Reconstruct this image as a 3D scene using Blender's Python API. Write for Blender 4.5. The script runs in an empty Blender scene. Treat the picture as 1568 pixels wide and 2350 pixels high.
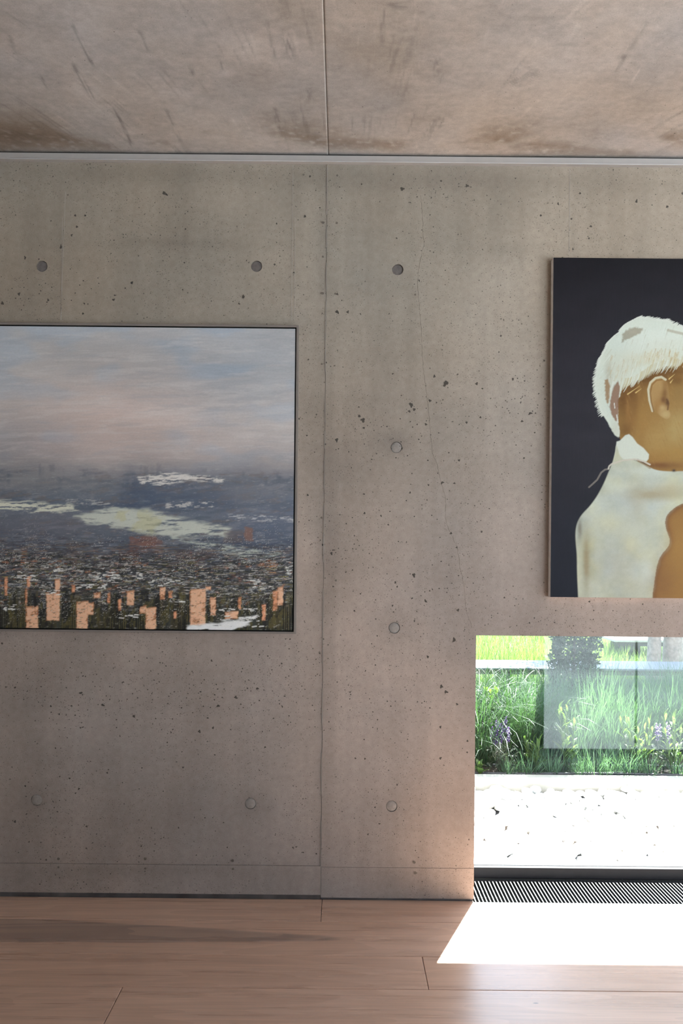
import bpy, bmesh, math, random
import numpy as np
from mathutils import Vector

random.seed(7)
RNG = np.random.default_rng(7)
scene = bpy.context.scene
COL = scene.collection

# ------------------------------------------------------------------ camera
F_PX, IMG_W, IMG_H = 1600.0, 1568.0, 2350.0
CAM_D, EYE, ROLL, HZ = 2.667, 1.30, 0.0093, 110.0
cam_data = bpy.data.cameras.new('camera')
cam = bpy.data.objects.new('camera', cam_data)
COL.objects.link(cam)
cam.location = (0.0, -CAM_D, EYE)
cam.rotation_euler = (math.pi / 2, -ROLL, 0.0)
cam_data.sensor_width = 36.0
cam_data.lens = F_PX / IMG_H * 36.0
cam_data.shift_y = HZ / IMG_H
cam_data.clip_start = 0.05
cam_data.clip_end = 200
scene.camera = cam

# ------------------------------------------------------------------ sky and sun
SUN_AZ, SUN_EL = math.radians(25.5), math.radians(52.3)   # azimuth from the wall normal towards the right
world = bpy.data.worlds.new('sky')
scene.world = world
world.use_nodes = True
wn = world.node_tree
wn.nodes.clear()
wo = wn.nodes.new('ShaderNodeOutputWorld')
wb = wn.nodes.new('ShaderNodeBackground')
ws = wn.nodes.new('ShaderNodeTexSky')
ws.sky_type = 'NISHITA'
ws.sun_disc = False
ws.sun_elevation = SUN_EL
ws.sun_rotation = SUN_AZ
ws.air_density = 1.0
ws.dust_density = 1.2
ws.ozone_density = 1.0
wb.inputs['Strength'].default_value = 0.31
wn.links.new(ws.outputs[0], wb.inputs[0])
wn.links.new(wb.outputs[0], wo.inputs[0])

sun_data = bpy.data.lights.new('sun', 'SUN')
sun_data.energy = 24.0
sun_data.angle = math.radians(0.53)
sun_data.color = (1.0, 0.975, 0.95)
sun = bpy.data.objects.new('sun', sun_data)
COL.objects.link(sun)
sdir = Vector((math.sin(SUN_AZ) * math.cos(SUN_EL), math.cos(SUN_AZ) * math.cos(SUN_EL), math.sin(SUN_EL)))
sun.rotation_euler = (-sdir).to_track_quat('-Z', 'Y').to_euler()
sun.location = (6, 10, 14)

# ------------------------------------------------------------------ exposure
vs = scene.view_settings
vs.view_transform = 'Standard'
vs.look = 'None'
vs.gamma = 1.0
vs.use_curve_mapping = False
vs.exposure = 1.42

# ------------------------------------------------------------------ helpers
S = 600.0                                     # survey scale: units per metre on the wall plane


def wp(px, py, y=0.0):
    """survey point (1568 x 2350 sheet) to (X, Z) metres on the vertical plane at depth y"""
    u, v = px - IMG_W / 2, py - IMG_H / 2
    a, b = u + v * ROLL, v - u * ROLL
    k = (CAM_D + y) / F_PX
    return a * k, EYE - (b - HZ) * k


def fp(px, py, z=0.0):
    """survey point to (X, Y) metres on the horizontal plane at height z"""
    u, v = px - IMG_W / 2, py - IMG_H / 2
    a, b = u + v * ROLL, v - u * ROLL
    d = F_PX * (EYE - z) / (b - HZ)
    return a * d / F_PX, d - CAM_D


def sheet(X, Z, y=0.0):
    """inverse of wp for numpy arrays"""
    k = F_PX / (CAM_D + y)
    a, b = X * k, HZ - (Z - EYE) * k
    return IMG_W / 2 + a - b * ROLL, IMG_H / 2 + b + a * ROLL


def lin(c):
    c = np.asarray(c, float) / 255.0
    return np.where(c <= 0.04045, c / 12.92, ((c + 0.055) / 1.055) ** 2.4)


def rgba(r, g, b):
    c = lin((r, g, b))
    return (float(c[0]), float(c[1]), float(c[2]), 1.0)


def link(o, parent=None):
    COL.objects.link(o)
    if parent is not None:
        o.parent = parent
    return o


def tag(o, label=None, cat=None, group=None, kind=None):
    if label:
        o['label'] = label
    if cat:
        o['category'] = cat
    if group:
        o['group'] = group
    if kind:
        o['kind'] = kind
    return o


def empty(name, loc=(0, 0, 0), rz=0.0, parent=None):
    o = bpy.data.objects.new(name, None)
    o.location = loc
    o.rotation_euler = (0, 0, rz)
    o.empty_display_size = 0.1
    return link(o, parent)


def mobj(name, verts, faces, mat, parent=None, smooth=False):
    me = bpy.data.meshes.new(name)
    me.from_pydata([tuple(v) for v in verts], [], [tuple(f) for f in faces])
    if mat:
        me.materials.append(mat)
    if smooth:
        me.polygons.foreach_set('use_smooth', [True] * len(me.polygons))
    me.update()
    return link(bpy.data.objects.new(name, me), parent)


def fast_mesh(name, co, quads, mat, smooth=False):
    me = bpy.data.meshes.new(name)
    n, m = len(co), len(quads)
    k = quads.shape[1]
    me.vertices.add(n)
    me.vertices.foreach_set('co', np.asarray(co, np.float32).ravel())
    me.loops.add(m * k)
    me.loops.foreach_set('vertex_index', np.asarray(quads, np.int32).ravel())
    me.polygons.add(m)
    me.polygons.foreach_set('loop_start', np.arange(0, m * k, k, dtype=np.int32))
    if smooth:
        me.polygons.foreach_set('use_smooth', np.ones(m, bool))
    me.update(calc_edges=True)
    if mat:
        me.materials.append(mat)
    return me


def set_col(me, name, rgb):
    at = me.color_attributes.new(name, 'FLOAT_COLOR', 'POINT')
    c = np.ones((len(rgb), 4), np.float32)
    c[:, :3] = rgb
    at.data.foreach_set('color', c.ravel())


class MB:
    """collects boxes, prisms and tubes into one mesh"""

    def __init__(self):
        self.v, self.f = [], []

    def box(self, x0, x1, y0, y1, z0, z1):
        b = len(self.v)
        self.v += [(x0, y0, z0), (x1, y0, z0), (x1, y1, z0), (x0, y1, z0),
                   (x0, y0, z1), (x1, y0, z1), (x1, y1, z1), (x0, y1, z1)]
        for f in ((0, 3, 2, 1), (4, 5, 6, 7), (0, 1, 5, 4), (1, 2, 6, 5), (2, 3, 7, 6), (3, 0, 4, 7)):
            self.f.append(tuple(b + i for i in f))
        return self

    def tube(self, pts, radii, n=8, caps=True):
        b0 = len(self.v)
        pts = [Vector(p) for p in pts]
        for i, p in enumerate(pts):
            t = (pts[min(i + 1, len(pts) - 1)] - pts[max(i - 1, 0)]).normalized()
            a = t.orthogonal().normalized() if i == 0 else (a - t * a.dot(t)).normalized()
            c = t.cross(a)
            r = radii[i] if hasattr(radii, '__len__') else radii
            for k in range(n):
                th = 2 * math.pi * k / n
                self.v.append(tuple(p + a * (r * math.cos(th)) + c * (r * math.sin(th))))
        for i in range(len(pts) - 1):
            for k in range(n):
                k2 = (k + 1) % n
                self.f.append((b0 + i * n + k, b0 + i * n + k2, b0 + (i + 1) * n + k2, b0 + (i + 1) * n + k))
        if caps:
            self.f.append(tuple(b0 + k for k in reversed(range(n))))
            e = b0 + (len(pts) - 1) * n
            self.f.append(tuple(e + k for k in range(n)))
        return self

    def extrude_profile(self, prof, x0, x1):
        """closed profile in (y, z), swept along x"""
        b, n = len(self.v), len(prof)
        self.v += [(x0, p[0], p[1]) for p in prof] + [(x1, p[0], p[1]) for p in prof]
        for k in range(n):
            k2 = (k + 1) % n
            self.f.append((b + k, b + k2, b + n + k2, b + n + k))
        self.f.append(tuple(b + k for k in reversed(range(n))))
        self.f.append(tuple(b + n + k for k in range(n)))
        return self

    def build(self, name, mat, parent=None, smooth=False, bevel=0.0, seg=1):
        o = mobj(name, self.v, self.f, mat, parent, smooth)
        bm = bmesh.new()
        bm.from_mesh(o.data)
        bmesh.ops.recalc_face_normals(bm, faces=bm.faces)
        if bevel:
            bmesh.ops.bevel(bm, geom=list(bm.edges), offset=bevel, segments=seg, affect='EDGES', clamp_overlap=True)
        bm.to_mesh(o.data)
        bm.free()
        return o


# -- numpy value noise
def _hash(ix, iy, seed):
    h = (ix.astype(np.int64) * 374761393 + iy.astype(np.int64) * 668265263 + seed * 1442695041) & 0x7fffffff
    h = ((h ^ (h >> 13)) * 1274126177) & 0x7fffffff
    h = h ^ (h >> 16)
    return (h & 0xffffff) / float(0xffffff)


def vnoise(x, y, seed=0):
    xi, yi = np.floor(x), np.floor(y)
    fx, fy = x - xi, y - yi
    fx, fy = fx * fx * (3 - 2 * fx), fy * fy * (3 - 2 * fy)
    a, b = _hash(xi, yi, seed), _hash(xi + 1, yi, seed)
    c, d = _hash(xi, yi + 1, seed), _hash(xi + 1, yi + 1, seed)
    return (a * (1 - fx) + b * fx) * (1 - fy) + (c * (1 - fx) + d * fx) * fy


def fbm(x, y, seed=0, octv=4, gain=0.5):
    s, a, t = 0.0, 1.0, 0.0
    for o in range(octv):
        s = s + a * vnoise(x * 2 ** o + 17.3 * o, y * 2 ** o - 9.1 * o, seed + o * 31)
        t += a
        a *= gain
    return s / t


def sstep(a, b, x):
    t = np.clip((x - a) / (b - a), 0, 1)
    return t * t * (3 - 2 * t)


# ------------------------------------------------------------------ materials
class NT:
    def __init__(self, name):
        self.mat = bpy.data.materials.new(name)
        self.mat.use_nodes = True
        self.t = self.mat.node_tree
        self.t.nodes.clear()
        self.out = self.t.nodes.new('ShaderNodeOutputMaterial')

    def n(self, kind, ins=None, **props):
        nd = self.t.nodes.new(kind)
        for k, v in props.items():
            setattr(nd, k, v)
        for k, v in (ins or {}).items():
            self.put(nd.inputs[k], v)
        return nd

    def put(self, sock, v):
        if isinstance(v, bpy.types.NodeSocket):
            self.t.links.new(v, sock)
        elif isinstance(v, bpy.types.Node):
            self.t.links.new(v.outputs[0], sock)
        else:
            sock.default_value = v

    def math(self, op, a, b=None, c=None, clamp=False):
        nd = self.t.nodes.new('ShaderNodeMath')
        nd.operation = op
        nd.use_clamp = clamp
        for i, v in enumerate((a, b, c)):
            if v is not None:
                self.put(nd.inputs[i], v)
        return nd.outputs[0]

    def mix(self, fac, a, b, blend='MIX'):
        nd = self.t.nodes.new('ShaderNodeMix')
        nd.data_type = 'RGBA'
        nd.blend_type = blend
        self.put(nd.inputs[0], fac)
        self.put(nd.inputs[6], a)
        self.put(nd.inputs[7], b)
        return nd.outputs[2]

    def ramp(self, fac, stops, interp='LINEAR'):
        nd = self.t.nodes.new('ShaderNodeValToRGB')
        nd.color_ramp.interpolation = interp
        el = nd.color_ramp.elements
        while len(el) < len(stops):
            el.new(0.5)
        for e, (p, c) in zip(el, stops):
            e.position = p
            e.color = c if len(c) == 4 else (*c, 1)
        self.put(nd.inputs[0], fac)
        return nd.outputs[0]

    def smooth(self, v, lo, hi, a=0.0, b=1.0):
        nd = self.t.nodes.new('ShaderNodeMapRange')
        nd.interpolation_type = 'SMOOTHSTEP'
        for i, x in enumerate((v, lo, hi, a, b)):
            self.put(nd.inputs[i], x)
        return nd.outputs[0]

    def mapped(self, vec, scale=(1, 1, 1), loc=(0, 0, 0)):
        return self.n('ShaderNodeMapping', {0: vec, 1: loc, 3: scale}).outputs[0]

    def noise(self, vec, scale, detail=3.0, rough=0.55, dist=0.0):
        return self.n('ShaderNodeTexNoise', {'Vector': vec, 'Scale': scale, 'Detail': detail,
                                             'Roughness': rough, 'Distortion': dist}).outputs[0]

    def bsdf(self, color, rough=0.6, metal=0.0, spec=0.5, normal=None, **kw):
        b = self.n('ShaderNodeBsdfPrincipled', {'Base Color': color, 'Roughness': rough, 'Metallic': metal,
                                                'Specular IOR Level': spec})
        if normal is not None:
            self.put(b.inputs['Normal'], normal)
        for k, v in kw.items():
            self.put(b.inputs[k], v)
        return b

    def done(self, sh):
        self.put(self.out.inputs['Surface'], sh)
        return self.mat


def plain(name, color, rough=0.5, metal=0.0, var=0.06, scale=30.0, spec=0.5):
    t = NT(name)
    co = t.n('ShaderNodeTexCoord').outputs['Object']
    nz = t.noise(co, scale, 3)
    c2 = tuple(min(1, x * (1 + var)) for x in color[:3]) + (1,)
    c1 = tuple(x * (1 - var) for x in color[:3]) + (1,)
    return t.done(t.bsdf(t.ramp(nz, [(0.3, c1), (0.7, c2)]), rough, metal, spec))


def concrete_mat(name, base, plane='xz', pores=1.0, bump=0.25, rough=0.75):
    """cast concrete: stain attribute x fine mottling, with blow holes of three sizes"""
    t = NT(name)
    co = t.n('ShaderNodeTexCoord').outputs['Object']
    st = t.n('ShaderNodeAttribute', attribute_name='stain').outputs['Color']
    flat = t.mapped(co, (1, 0, 1) if plane == 'xz' else (1, 1, 0))
    warp = t.n('ShaderNodeTexNoise', {'Vector': flat, 'Scale': 120.0, 'Detail': 2.0}).outputs['Color']
    wv = t.n('ShaderNodeVectorMath', {0: flat, 1: t.n('ShaderNodeVectorMath', {0: warp, 1: (0.0035, 0.0035, 0.0035)},
                                                      operation='MULTIPLY').outputs[0]}, operation='ADD').outputs[0]
    if plane == 'xz':
        wv = t.mapped(wv, (1, 0, 1))
    else:
        wv = t.mapped(wv, (1, 1, 0))
    dens = t.noise(flat, 2.6, 3, 0.6)
    c = t.mix(1.0, base, st, 'MULTIPLY')
    fine = t.noise(flat, 260.0, 4, 0.7)
    mid = t.noise(flat, 42.0, 5, 0.65)
    c = t.mix(1.0, c, t.ramp(fine, [(0.30, (0.86, 0.86, 0.86)), (0.72, (1.12, 1.12, 1.12))]), 'MULTIPLY')
    c = t.mix(1.0, c, t.ramp(mid, [(0.30, (0.90, 0.895, 0.89)), (0.70, (1.08, 1.08, 1.085))]), 'MULTIPLY')
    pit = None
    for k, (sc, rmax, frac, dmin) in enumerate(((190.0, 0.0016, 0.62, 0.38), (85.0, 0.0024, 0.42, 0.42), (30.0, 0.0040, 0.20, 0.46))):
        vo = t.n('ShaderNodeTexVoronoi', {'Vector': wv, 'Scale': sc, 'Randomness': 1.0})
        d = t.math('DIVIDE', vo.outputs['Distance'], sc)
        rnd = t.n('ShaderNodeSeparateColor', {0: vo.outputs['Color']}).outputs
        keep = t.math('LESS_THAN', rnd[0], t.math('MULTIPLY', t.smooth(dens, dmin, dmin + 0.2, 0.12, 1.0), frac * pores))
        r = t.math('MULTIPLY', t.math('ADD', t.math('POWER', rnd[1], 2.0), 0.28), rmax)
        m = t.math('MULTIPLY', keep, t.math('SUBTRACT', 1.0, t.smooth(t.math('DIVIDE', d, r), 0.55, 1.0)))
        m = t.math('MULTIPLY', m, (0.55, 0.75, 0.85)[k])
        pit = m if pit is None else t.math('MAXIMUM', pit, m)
    c = t.mix(pit, c, (0.045, 0.04, 0.035, 1))  # shade inside the pores mixed into the colour, with some cement dirt
    h = t.math('SUBTRACT', t.math('MULTIPLY', t.math('ADD', fine, mid), 0.25), pit)
    bp = t.n('ShaderNodeBump', {'Height': h, 'Strength': bump, 'Distance': 0.0015}).outputs[0]
    return t.done(t.bsdf(c, rough, 0.0, 0.25, bp))


def wood_mat(name, heart=False):
    t = NT(name)
    tc = t.n('ShaderNodeTexCoord').outputs['Object']
    oi = t.n('ShaderNodeObjectInfo').outputs['Random']
    off = t.n('ShaderNodeCombineXYZ', {0: t.math('MULTIPLY', oi, 37.0), 1: t.math('MULTIPLY', oi, 91.0), 2: 0.0}).outputs[0]
    p = t.n('ShaderNodeVectorMath', {0: tc, 1: off}, operation='ADD').outputs[0]
    wob = t.noise(t.mapped(p, (0.9, 5.0, 1)), 1.6, 3, 0.5)
    # contour lines of a stretched field make cathedral grain
    field = t.math('ADD', t.math('MULTIPLY', t.noise(t.mapped(p, (0.55, 4.6, 1)), 1.5, 2, 0.45, 0.3), 9.0),
                   t.math('MULTIPLY', wob, 1.2))
    ring = t.math('FRACT', field)
    ring = t.smooth(ring, 0.0, 0.85)
    fib = t.noise(t.mapped(p, (3.0, 150.0, 1)), 1.0, 4, 0.65)
    fib2 = t.noise(t.mapped(p, (0.8, 26.0, 1)), 1.0, 3, 0.6)
    base = t.mix(oi, (0.64, 0.425, 0.315, 1), (0.71, 0.490, 0.375, 1))
    c = t.mix(1.0, base, t.ramp(ring, [(0.0, (1.03, 1.03, 1.03)), (1.0, (0.94, 0.925, 0.91))]), 'MULTIPLY')
    c = t.mix(1.0, c, t.ramp(fib, [(0.28, (0.87, 0.86, 0.85)), (0.72, (1.10, 1.10, 1.10))]), 'MULTIPLY')
    c = t.mix(1.0, c, t.ramp(fib2, [(0.30, (0.90, 0.88, 0.87)), (0.70, (1.10, 1.09, 1.08))]), 'MULTIPLY')
    if heart:
        # the grey-brown heartwood tongue of the second board
        sx = t.n('ShaderNodeSeparateXYZ', {0: tc}).outputs
        edge = t.math('ADD', sx[1], t.math('MULTIPLY', t.math('SUBTRACT', t.noise(t.mapped(tc, (1.4, 9, 1)), 2.2, 3), 0.5), 0.022))
        run = t.math('MAXIMUM', t.math('SUBTRACT', 0.035, sx[0]), 0.0)
        cen = t.math('SUBTRACT', t.math('MULTIPLY', t.math('MULTIPLY', run, 0.034), 1.0), 0.006)
        half = t.math('MULTIPLY', t.math('POWER', t.math('DIVIDE', run, 1.15), 0.62), 0.080)
        dd = t.math('SUBTRACT', t.math('ABSOLUTE', t.math('SUBTRACT', edge, cen)), half)
        m = t.math('SUBTRACT', 1.0, t.smooth(dd, -0.010, 0.004))
        m = t.math('MULTIPLY', m, t.smooth(run, 0.0, 0.08))
        c = t.mix(t.math('MULTIPLY', m, 0.78), c, t.mix(ring, (0.42, 0.300, 0.238, 1), (0.29, 0.212, 0.176, 1)))
    kn = t.n('ShaderNodeTexVoronoi', {'Vector': t.mapped(p, (2.2, 6.0, 0)), 'Scale': 1.3})
    knm = t.math('SUBTRACT', 1.0, t.smooth(kn.outputs['Distance'], 0.012, 0.032))
    c = t.mix(t.math('MULTIPLY', knm, 0.7), c, (0.06, 0.045, 0.035, 1))
    bp = t.n('ShaderNodeBump', {'Height': t.math('ADD', fib, t.math('MULTIPLY', ring, 0.4)), 'Strength': 0.05, 'Distance': 0.001}).outputs[0]
    ro = t.math('ADD', 0.24, t.math('MULTIPLY', fib2, 0.08))
    return t.done(t.bsdf(c, ro, 0.0, 0.85, bp))


def paint_mat(name, rough=0.45, bump=0.3, weave=900.0, spec=0.3):
    t = NT(name)
    c = t.n('ShaderNodeAttribute', attribute_name='paint').outputs['Color']
    co = t.n('ShaderNodeTexCoord').outputs['Object']
    nz = t.noise(t.mapped(co, (1, 1, 1)), weave, 2, 0.6)
    c = t.mix(1.0, c, t.ramp(nz, [(0.3, (0.93, 0.93, 0.93)), (0.7, (1.06, 1.06, 1.06))]), 'MULTIPLY')
    bp = t.n('ShaderNodeBump', {'Height': nz, 'Strength': bump, 'Distance': 0.0006}).outputs[0]
    return t.done(t.bsdf(c, rough, 0.0, spec, bp))


def leaf_mat(name, c1, c2, trans=0.45):
    t = NT(name)
    co = t.n('ShaderNodeTexCoord').outputs['Object']
    oi = t.n('ShaderNodeObjectInfo').outputs['Random']
    nz = t.noise(co, 28.0, 2)
    c = t.mix(t.math('ADD', t.math('MULTIPLY', nz, 0.8), t.math('MULTIPLY', oi, 0.2)), (*c1, 1), (*c2, 1))
    d = t.bsdf(c, 0.45, 0.0, 0.4)
    tr = t.n('ShaderNodeBsdfTranslucent', {'Color': t.mix(1.0, c, (1.5, 1.6, 0.7, 1), 'MULTIPLY')})
    mx = t.n('ShaderNodeMixShader', {0: trans, 1: d.outputs[0], 2: tr.outputs[0]})
    return t.done(mx.outputs[0])


def glass_mat(name, f0=0.018, tint=(0.93, 0.97, 0.96, 1)):
    t = NT(name)
    g = t.n('ShaderNodeNewGeometry')
    cs = t.math('ABSOLUTE', t.n('ShaderNodeVectorMath', {0: g.outputs['Incoming'], 1: g.outputs['Normal']},
                                operation='DOT_PRODUCT').outputs['Value'])
    fr = t.math('ADD', f0, t.math('MULTIPLY', t.math('POWER', t.math('SUBTRACT', 1.0, cs), 5.0), 1.0 - f0), clamp=True)
    tr = t.n('ShaderNodeBsdfTransparent', {'Color': tint})
    gl = t.n('ShaderNodeBsdfGlossy', {'Color': (1, 1, 1, 1), 'Roughness': 0.015})
    return t.done(t.n('ShaderNodeMixShader', {0: fr, 1: tr.outputs[0], 2: gl.outputs[0]}).outputs[0])


M = {}
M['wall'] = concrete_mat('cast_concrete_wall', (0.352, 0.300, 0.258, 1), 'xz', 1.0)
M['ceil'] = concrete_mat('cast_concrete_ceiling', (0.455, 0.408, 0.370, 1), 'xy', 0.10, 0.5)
M['core'] = plain('concrete_core', (0.36, 0.33, 0.30), 0.8)
M['render'] = plain('pale_plaster', (0.62, 0.58, 0.54), 0.8)
M['plug'] = plain('mortar_plug', (0.150, 0.130, 0.122), 0.8, var=0.15, scale=90)
M['plug_pale'] = plain('mortar_plug_pale', (0.29, 0.255, 0.235), 0.8, var=0.12, scale=90)
M['pit'] = plain('blow_hole_shade', (0.075, 0.064, 0.054), 0.9, var=0.4, scale=200)  # dark colour stands in for the shade inside the holes
M['mark'] = plain('form_nail_mark', (0.155, 0.128, 0.108), 0.9, var=0.2, scale=200)
M['seam'] = plain('pale_cement_fin', (0.44, 0.40, 0.36), 0.8)
M['crack'] = plain('hairline_crack', (0.12, 0.10, 0.085), 0.9)
M['wood'] = wood_mat('oiled_plank')
M['wood_heart'] = wood_mat('oiled_plank_heartwood', True)
M['alu'] = plain('anodised_aluminium', (0.42, 0.39, 0.37), 0.5, 0.0, 0.03)
M['alu_pale'] = plain('bright_aluminium', (0.78, 0.79, 0.80), 0.35, 0.6, 0.03)
M['gap'] = plain('shadow_gap_black', (0.03, 0.026, 0.024), 0.8)
M['zinc'] = plain('dark_zinc_strip', (0.16, 0.165, 0.175), 0.35, 0.7, 0.35, 9.0)
M['black_metal'] = plain('black_window_frame', (0.022, 0.021, 0.026), 0.35, 0.0, 0.1)
M['grille_side'] = plain('grille_bar_shaded_side', (0.014, 0.015, 0.017), 0.8, spec=0.08)  # near-black colour stands in for shade on the bar sides
M['grille_top'] = plain('grille_bar_sunlit_top', (0.17, 0.172, 0.175), 0.5)  # paler copy of the bar metal for the sunlit tops
M['trough'] = plain('dark_trough', (0.03, 0.032, 0.034), 0.5)
M['white_sill'] = plain('white_sill', (0.82, 0.83, 0.84), 0.4)
M['stone_grey'] = plain('grey_stone', (0.30, 0.31, 0.31), 0.6)
M['glass'] = glass_mat('window_glass')
M['paint_l'] = paint_mat('oil_paint_landscape', 0.5, 0.35)
M['paint_r'] = paint_mat('oil_paint_portrait', 0.55, 0.2, 900.0, 0.15)
M['frame_taupe'] = plain('taupe_frame', (0.215, 0.185, 0.170), 0.5)
M['frame_black'] = plain('black_frame_rebate', (0.008, 0.008, 0.009), 0.6)
M['canvas_white'] = plain('primed_canvas_edge', (0.90, 0.87, 0.85), 0.8, var=0.12, scale=40)

# ================================================================== ROOM SHELL
XL, XR, YB = -3.2, 6.0, -5.2           # room extents
ZC = 2.848                             # ceiling
WT = 0.30                              # wall thickness
XW0 = wp(1089, 1760)[0]                # window opening
XW1 = XW0 + 2.60
ZW = wp(1300, 1460)[1]
XJ = wp(743, 1220)[0]                  # joint between the two cast panels
Z_STRIP_L, Z_STRIP_R = 0.129, 0.125


def wall_stain(X, Z):
    """stains and streaks of the cast wall; multiplies the concrete colour"""
    n1 = fbm(X * 1.3, Z * 1.1, 3, 5) - 0.5
    n2 = fbm(X * 5.0, Z * 3.0, 11, 4) - 0.5
    streak = fbm(X * 34.0, Z * 1.6, 23, 3) - 0.5
    hor = fbm(X * 1.5, Z * 26.0, 29, 3) - 0.5
    v = 1.0 + 0.40 * n1 + 0.34 * n2 + 0.16 * streak + 0.10 * hor
    warm = 0.10 * (fbm(X * 2.2, Z * 1.7, 41, 3) - 0.5)
    # warmer near the top, cooler and pinker below
    g = sstep(1.0, 2.6, Z)
    rgb = np.stack([v * (1 + warm) * (1.01 - 0.01 * g), v * (0.985 + 0.022 * g), v * (1 - warm) * (1.03 - 0.07 * g)], -1)
    px, py = sheet(X, Z)

    def blob(cx, cy, rx, ry, amt, tint=(1, 1, 1)):
        d = ((px - cx) / rx) ** 2 + ((py - cy) / ry) ** 2
        m = np.exp(-d) * amt
        nonlocal rgb
        rgb = rgb * (1 - m[..., None] * (1 - np.asarray(tint) * 0))

    # darker bands under the picture rail, along the panel joint and above the floor strip
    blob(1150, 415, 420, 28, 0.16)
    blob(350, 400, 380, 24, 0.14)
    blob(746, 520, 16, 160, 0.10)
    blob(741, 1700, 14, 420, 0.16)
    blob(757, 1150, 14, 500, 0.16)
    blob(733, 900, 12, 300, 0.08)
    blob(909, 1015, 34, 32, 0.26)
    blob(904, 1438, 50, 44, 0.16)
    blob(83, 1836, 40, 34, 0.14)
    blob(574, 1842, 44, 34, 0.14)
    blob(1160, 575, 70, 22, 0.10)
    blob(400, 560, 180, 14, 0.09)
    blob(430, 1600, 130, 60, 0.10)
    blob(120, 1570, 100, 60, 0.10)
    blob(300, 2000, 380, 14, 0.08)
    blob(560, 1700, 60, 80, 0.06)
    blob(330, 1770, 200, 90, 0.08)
    return np.clip(rgb, 0.3, 1.5)


def axis(lo, hi, f0, f1, fine, coarse):
    """coordinates lo..hi, fine inside f0..f1"""
    a = []
    f0, f1 = max(lo, f0), min(hi, f1)
    if f0 >= f1:
        return np.linspace(lo, hi, max(2, int(abs(hi - lo) / coarse) + 1))
    if f0 > lo:
        a.append(np.linspace(lo, f0, max(2, int((f0 - lo) / coarse) + 1))[:-1])
    a.append(np.linspace(f0, f1, max(2, int((f1 - f0) / fine) + 1)))
    if hi > f1:
        a.append(np.linspace(f1, hi, max(2, int((hi - f1) / coarse) + 1))[1:])
    return np.concatenate(a)


def wall_panel(name, xs, zs, y, thick, holes, parent, hole_r=0.0215, recess=0.006, skip=None, chamfer=0.003):
    """a cast panel: front grid with tie holes cut in, chamfered rim and sides"""
    nx, nz = len(xs), len(zs)
    bm = bmesh.new()
    V = {}

    def vert(i, j):
        if (i, j) not in V:
            V[(i, j)] = bm.verts.new((xs[i], y, zs[j]))
        return V[(i, j)]
    for i in range(nx - 1):
        for j in range(nz - 1):
            cx, cz = (xs[i] + xs[i + 1]) / 2, (zs[j] + zs[j + 1]) / 2
            if skip and skip(cx, cz):
                continue
            near = False
            for hx, hz in holes:
                qx = min(max(hx, xs[i]), xs[i + 1])
                qz = min(max(hz, zs[j]), zs[j + 1])
                if (qx - hx) ** 2 + (qz - hz) ** 2 < (hole_r * 1.12) ** 2:
                    near = True
            if near:
                continue
            bm.faces.new((vert(i, j), vert(i + 1, j), vert(i + 1, j + 1), vert(i, j + 1)))
    rim = [e for e in bm.edges if len(e.link_faces) == 1]
    outer = list(rim)
    for hx, hz in holes:
        near = [e for e in rim if all((v.co.x - hx) ** 2 + (v.co.z - hz) ** 2 < (hole_r + 0.06) ** 2 for v in e.verts)]
        outer = [e for e in outer if e not in near]
        n = 28
        c0 = [bm.verts.new((hx + hole_r * math.cos(2 * math.pi * k / n), y, hz + hole_r * math.sin(2 * math.pi * k / n))) for k in range(n)]
        c1 = [bm.verts.new((v.co.x, y + recess, v.co.z)) for v in c0]
        ce = [bm.edges.new((c0[k], c0[(k + 1) % n])) for k in range(n)]
        bmesh.ops.triangle_fill(bm, use_beauty=True, use_dissolve=False, edges=near + ce)
        for k in range(n):
            k2 = (k + 1) % n
            bm.faces.new((c0[k], c0[k2], c1[k2], c1[k]))
    ex = bmesh.ops.extrude_edge_only(bm, edges=outer)
    nv = [g for g in ex['geom'] if isinstance(g, bmesh.types.BMVert)]
    for v in nv:
        v.co.y += thick
    bmesh.ops.recalc_face_normals(bm, faces=bm.faces)
    # make sure the front looks into the room
    bm.faces.ensure_lookup_table()
    if bm.faces[0].normal.y > 0:
        bmesh.ops.reverse_faces(bm, faces=bm.faces)
    me = bpy.data.meshes.new(name)
    bm.to_mesh(me)
    bm.free()
    co = np.empty(len(me.vertices) * 3, np.float32)
    me.vertices.foreach_get('co', co)
    co = co.reshape(-1, 3)
    set_col(me, 'stain', wall_stain(co[:, 0].astype(float), co[:, 2].astype(float)))
    me.materials.append(M['wall'])
    return link(bpy.data.objects.new(name, me), parent)


# core of the wall behind the cast skin, with the low window opening
core = MB()
core.box(XL, XW0, 0.02, WT, -0.3, ZC + 0.3)
core.box(XW1, XR, 0.02, WT, -0.3, ZC + 0.3)
core.box(XW0, XW1, 0.02, WT, ZW, ZC + 0.3)
wall_back = tag(core.build('wall_back', M['core']), 'grey cast concrete wall with tie holes and a low window', kind='structure')

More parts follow.
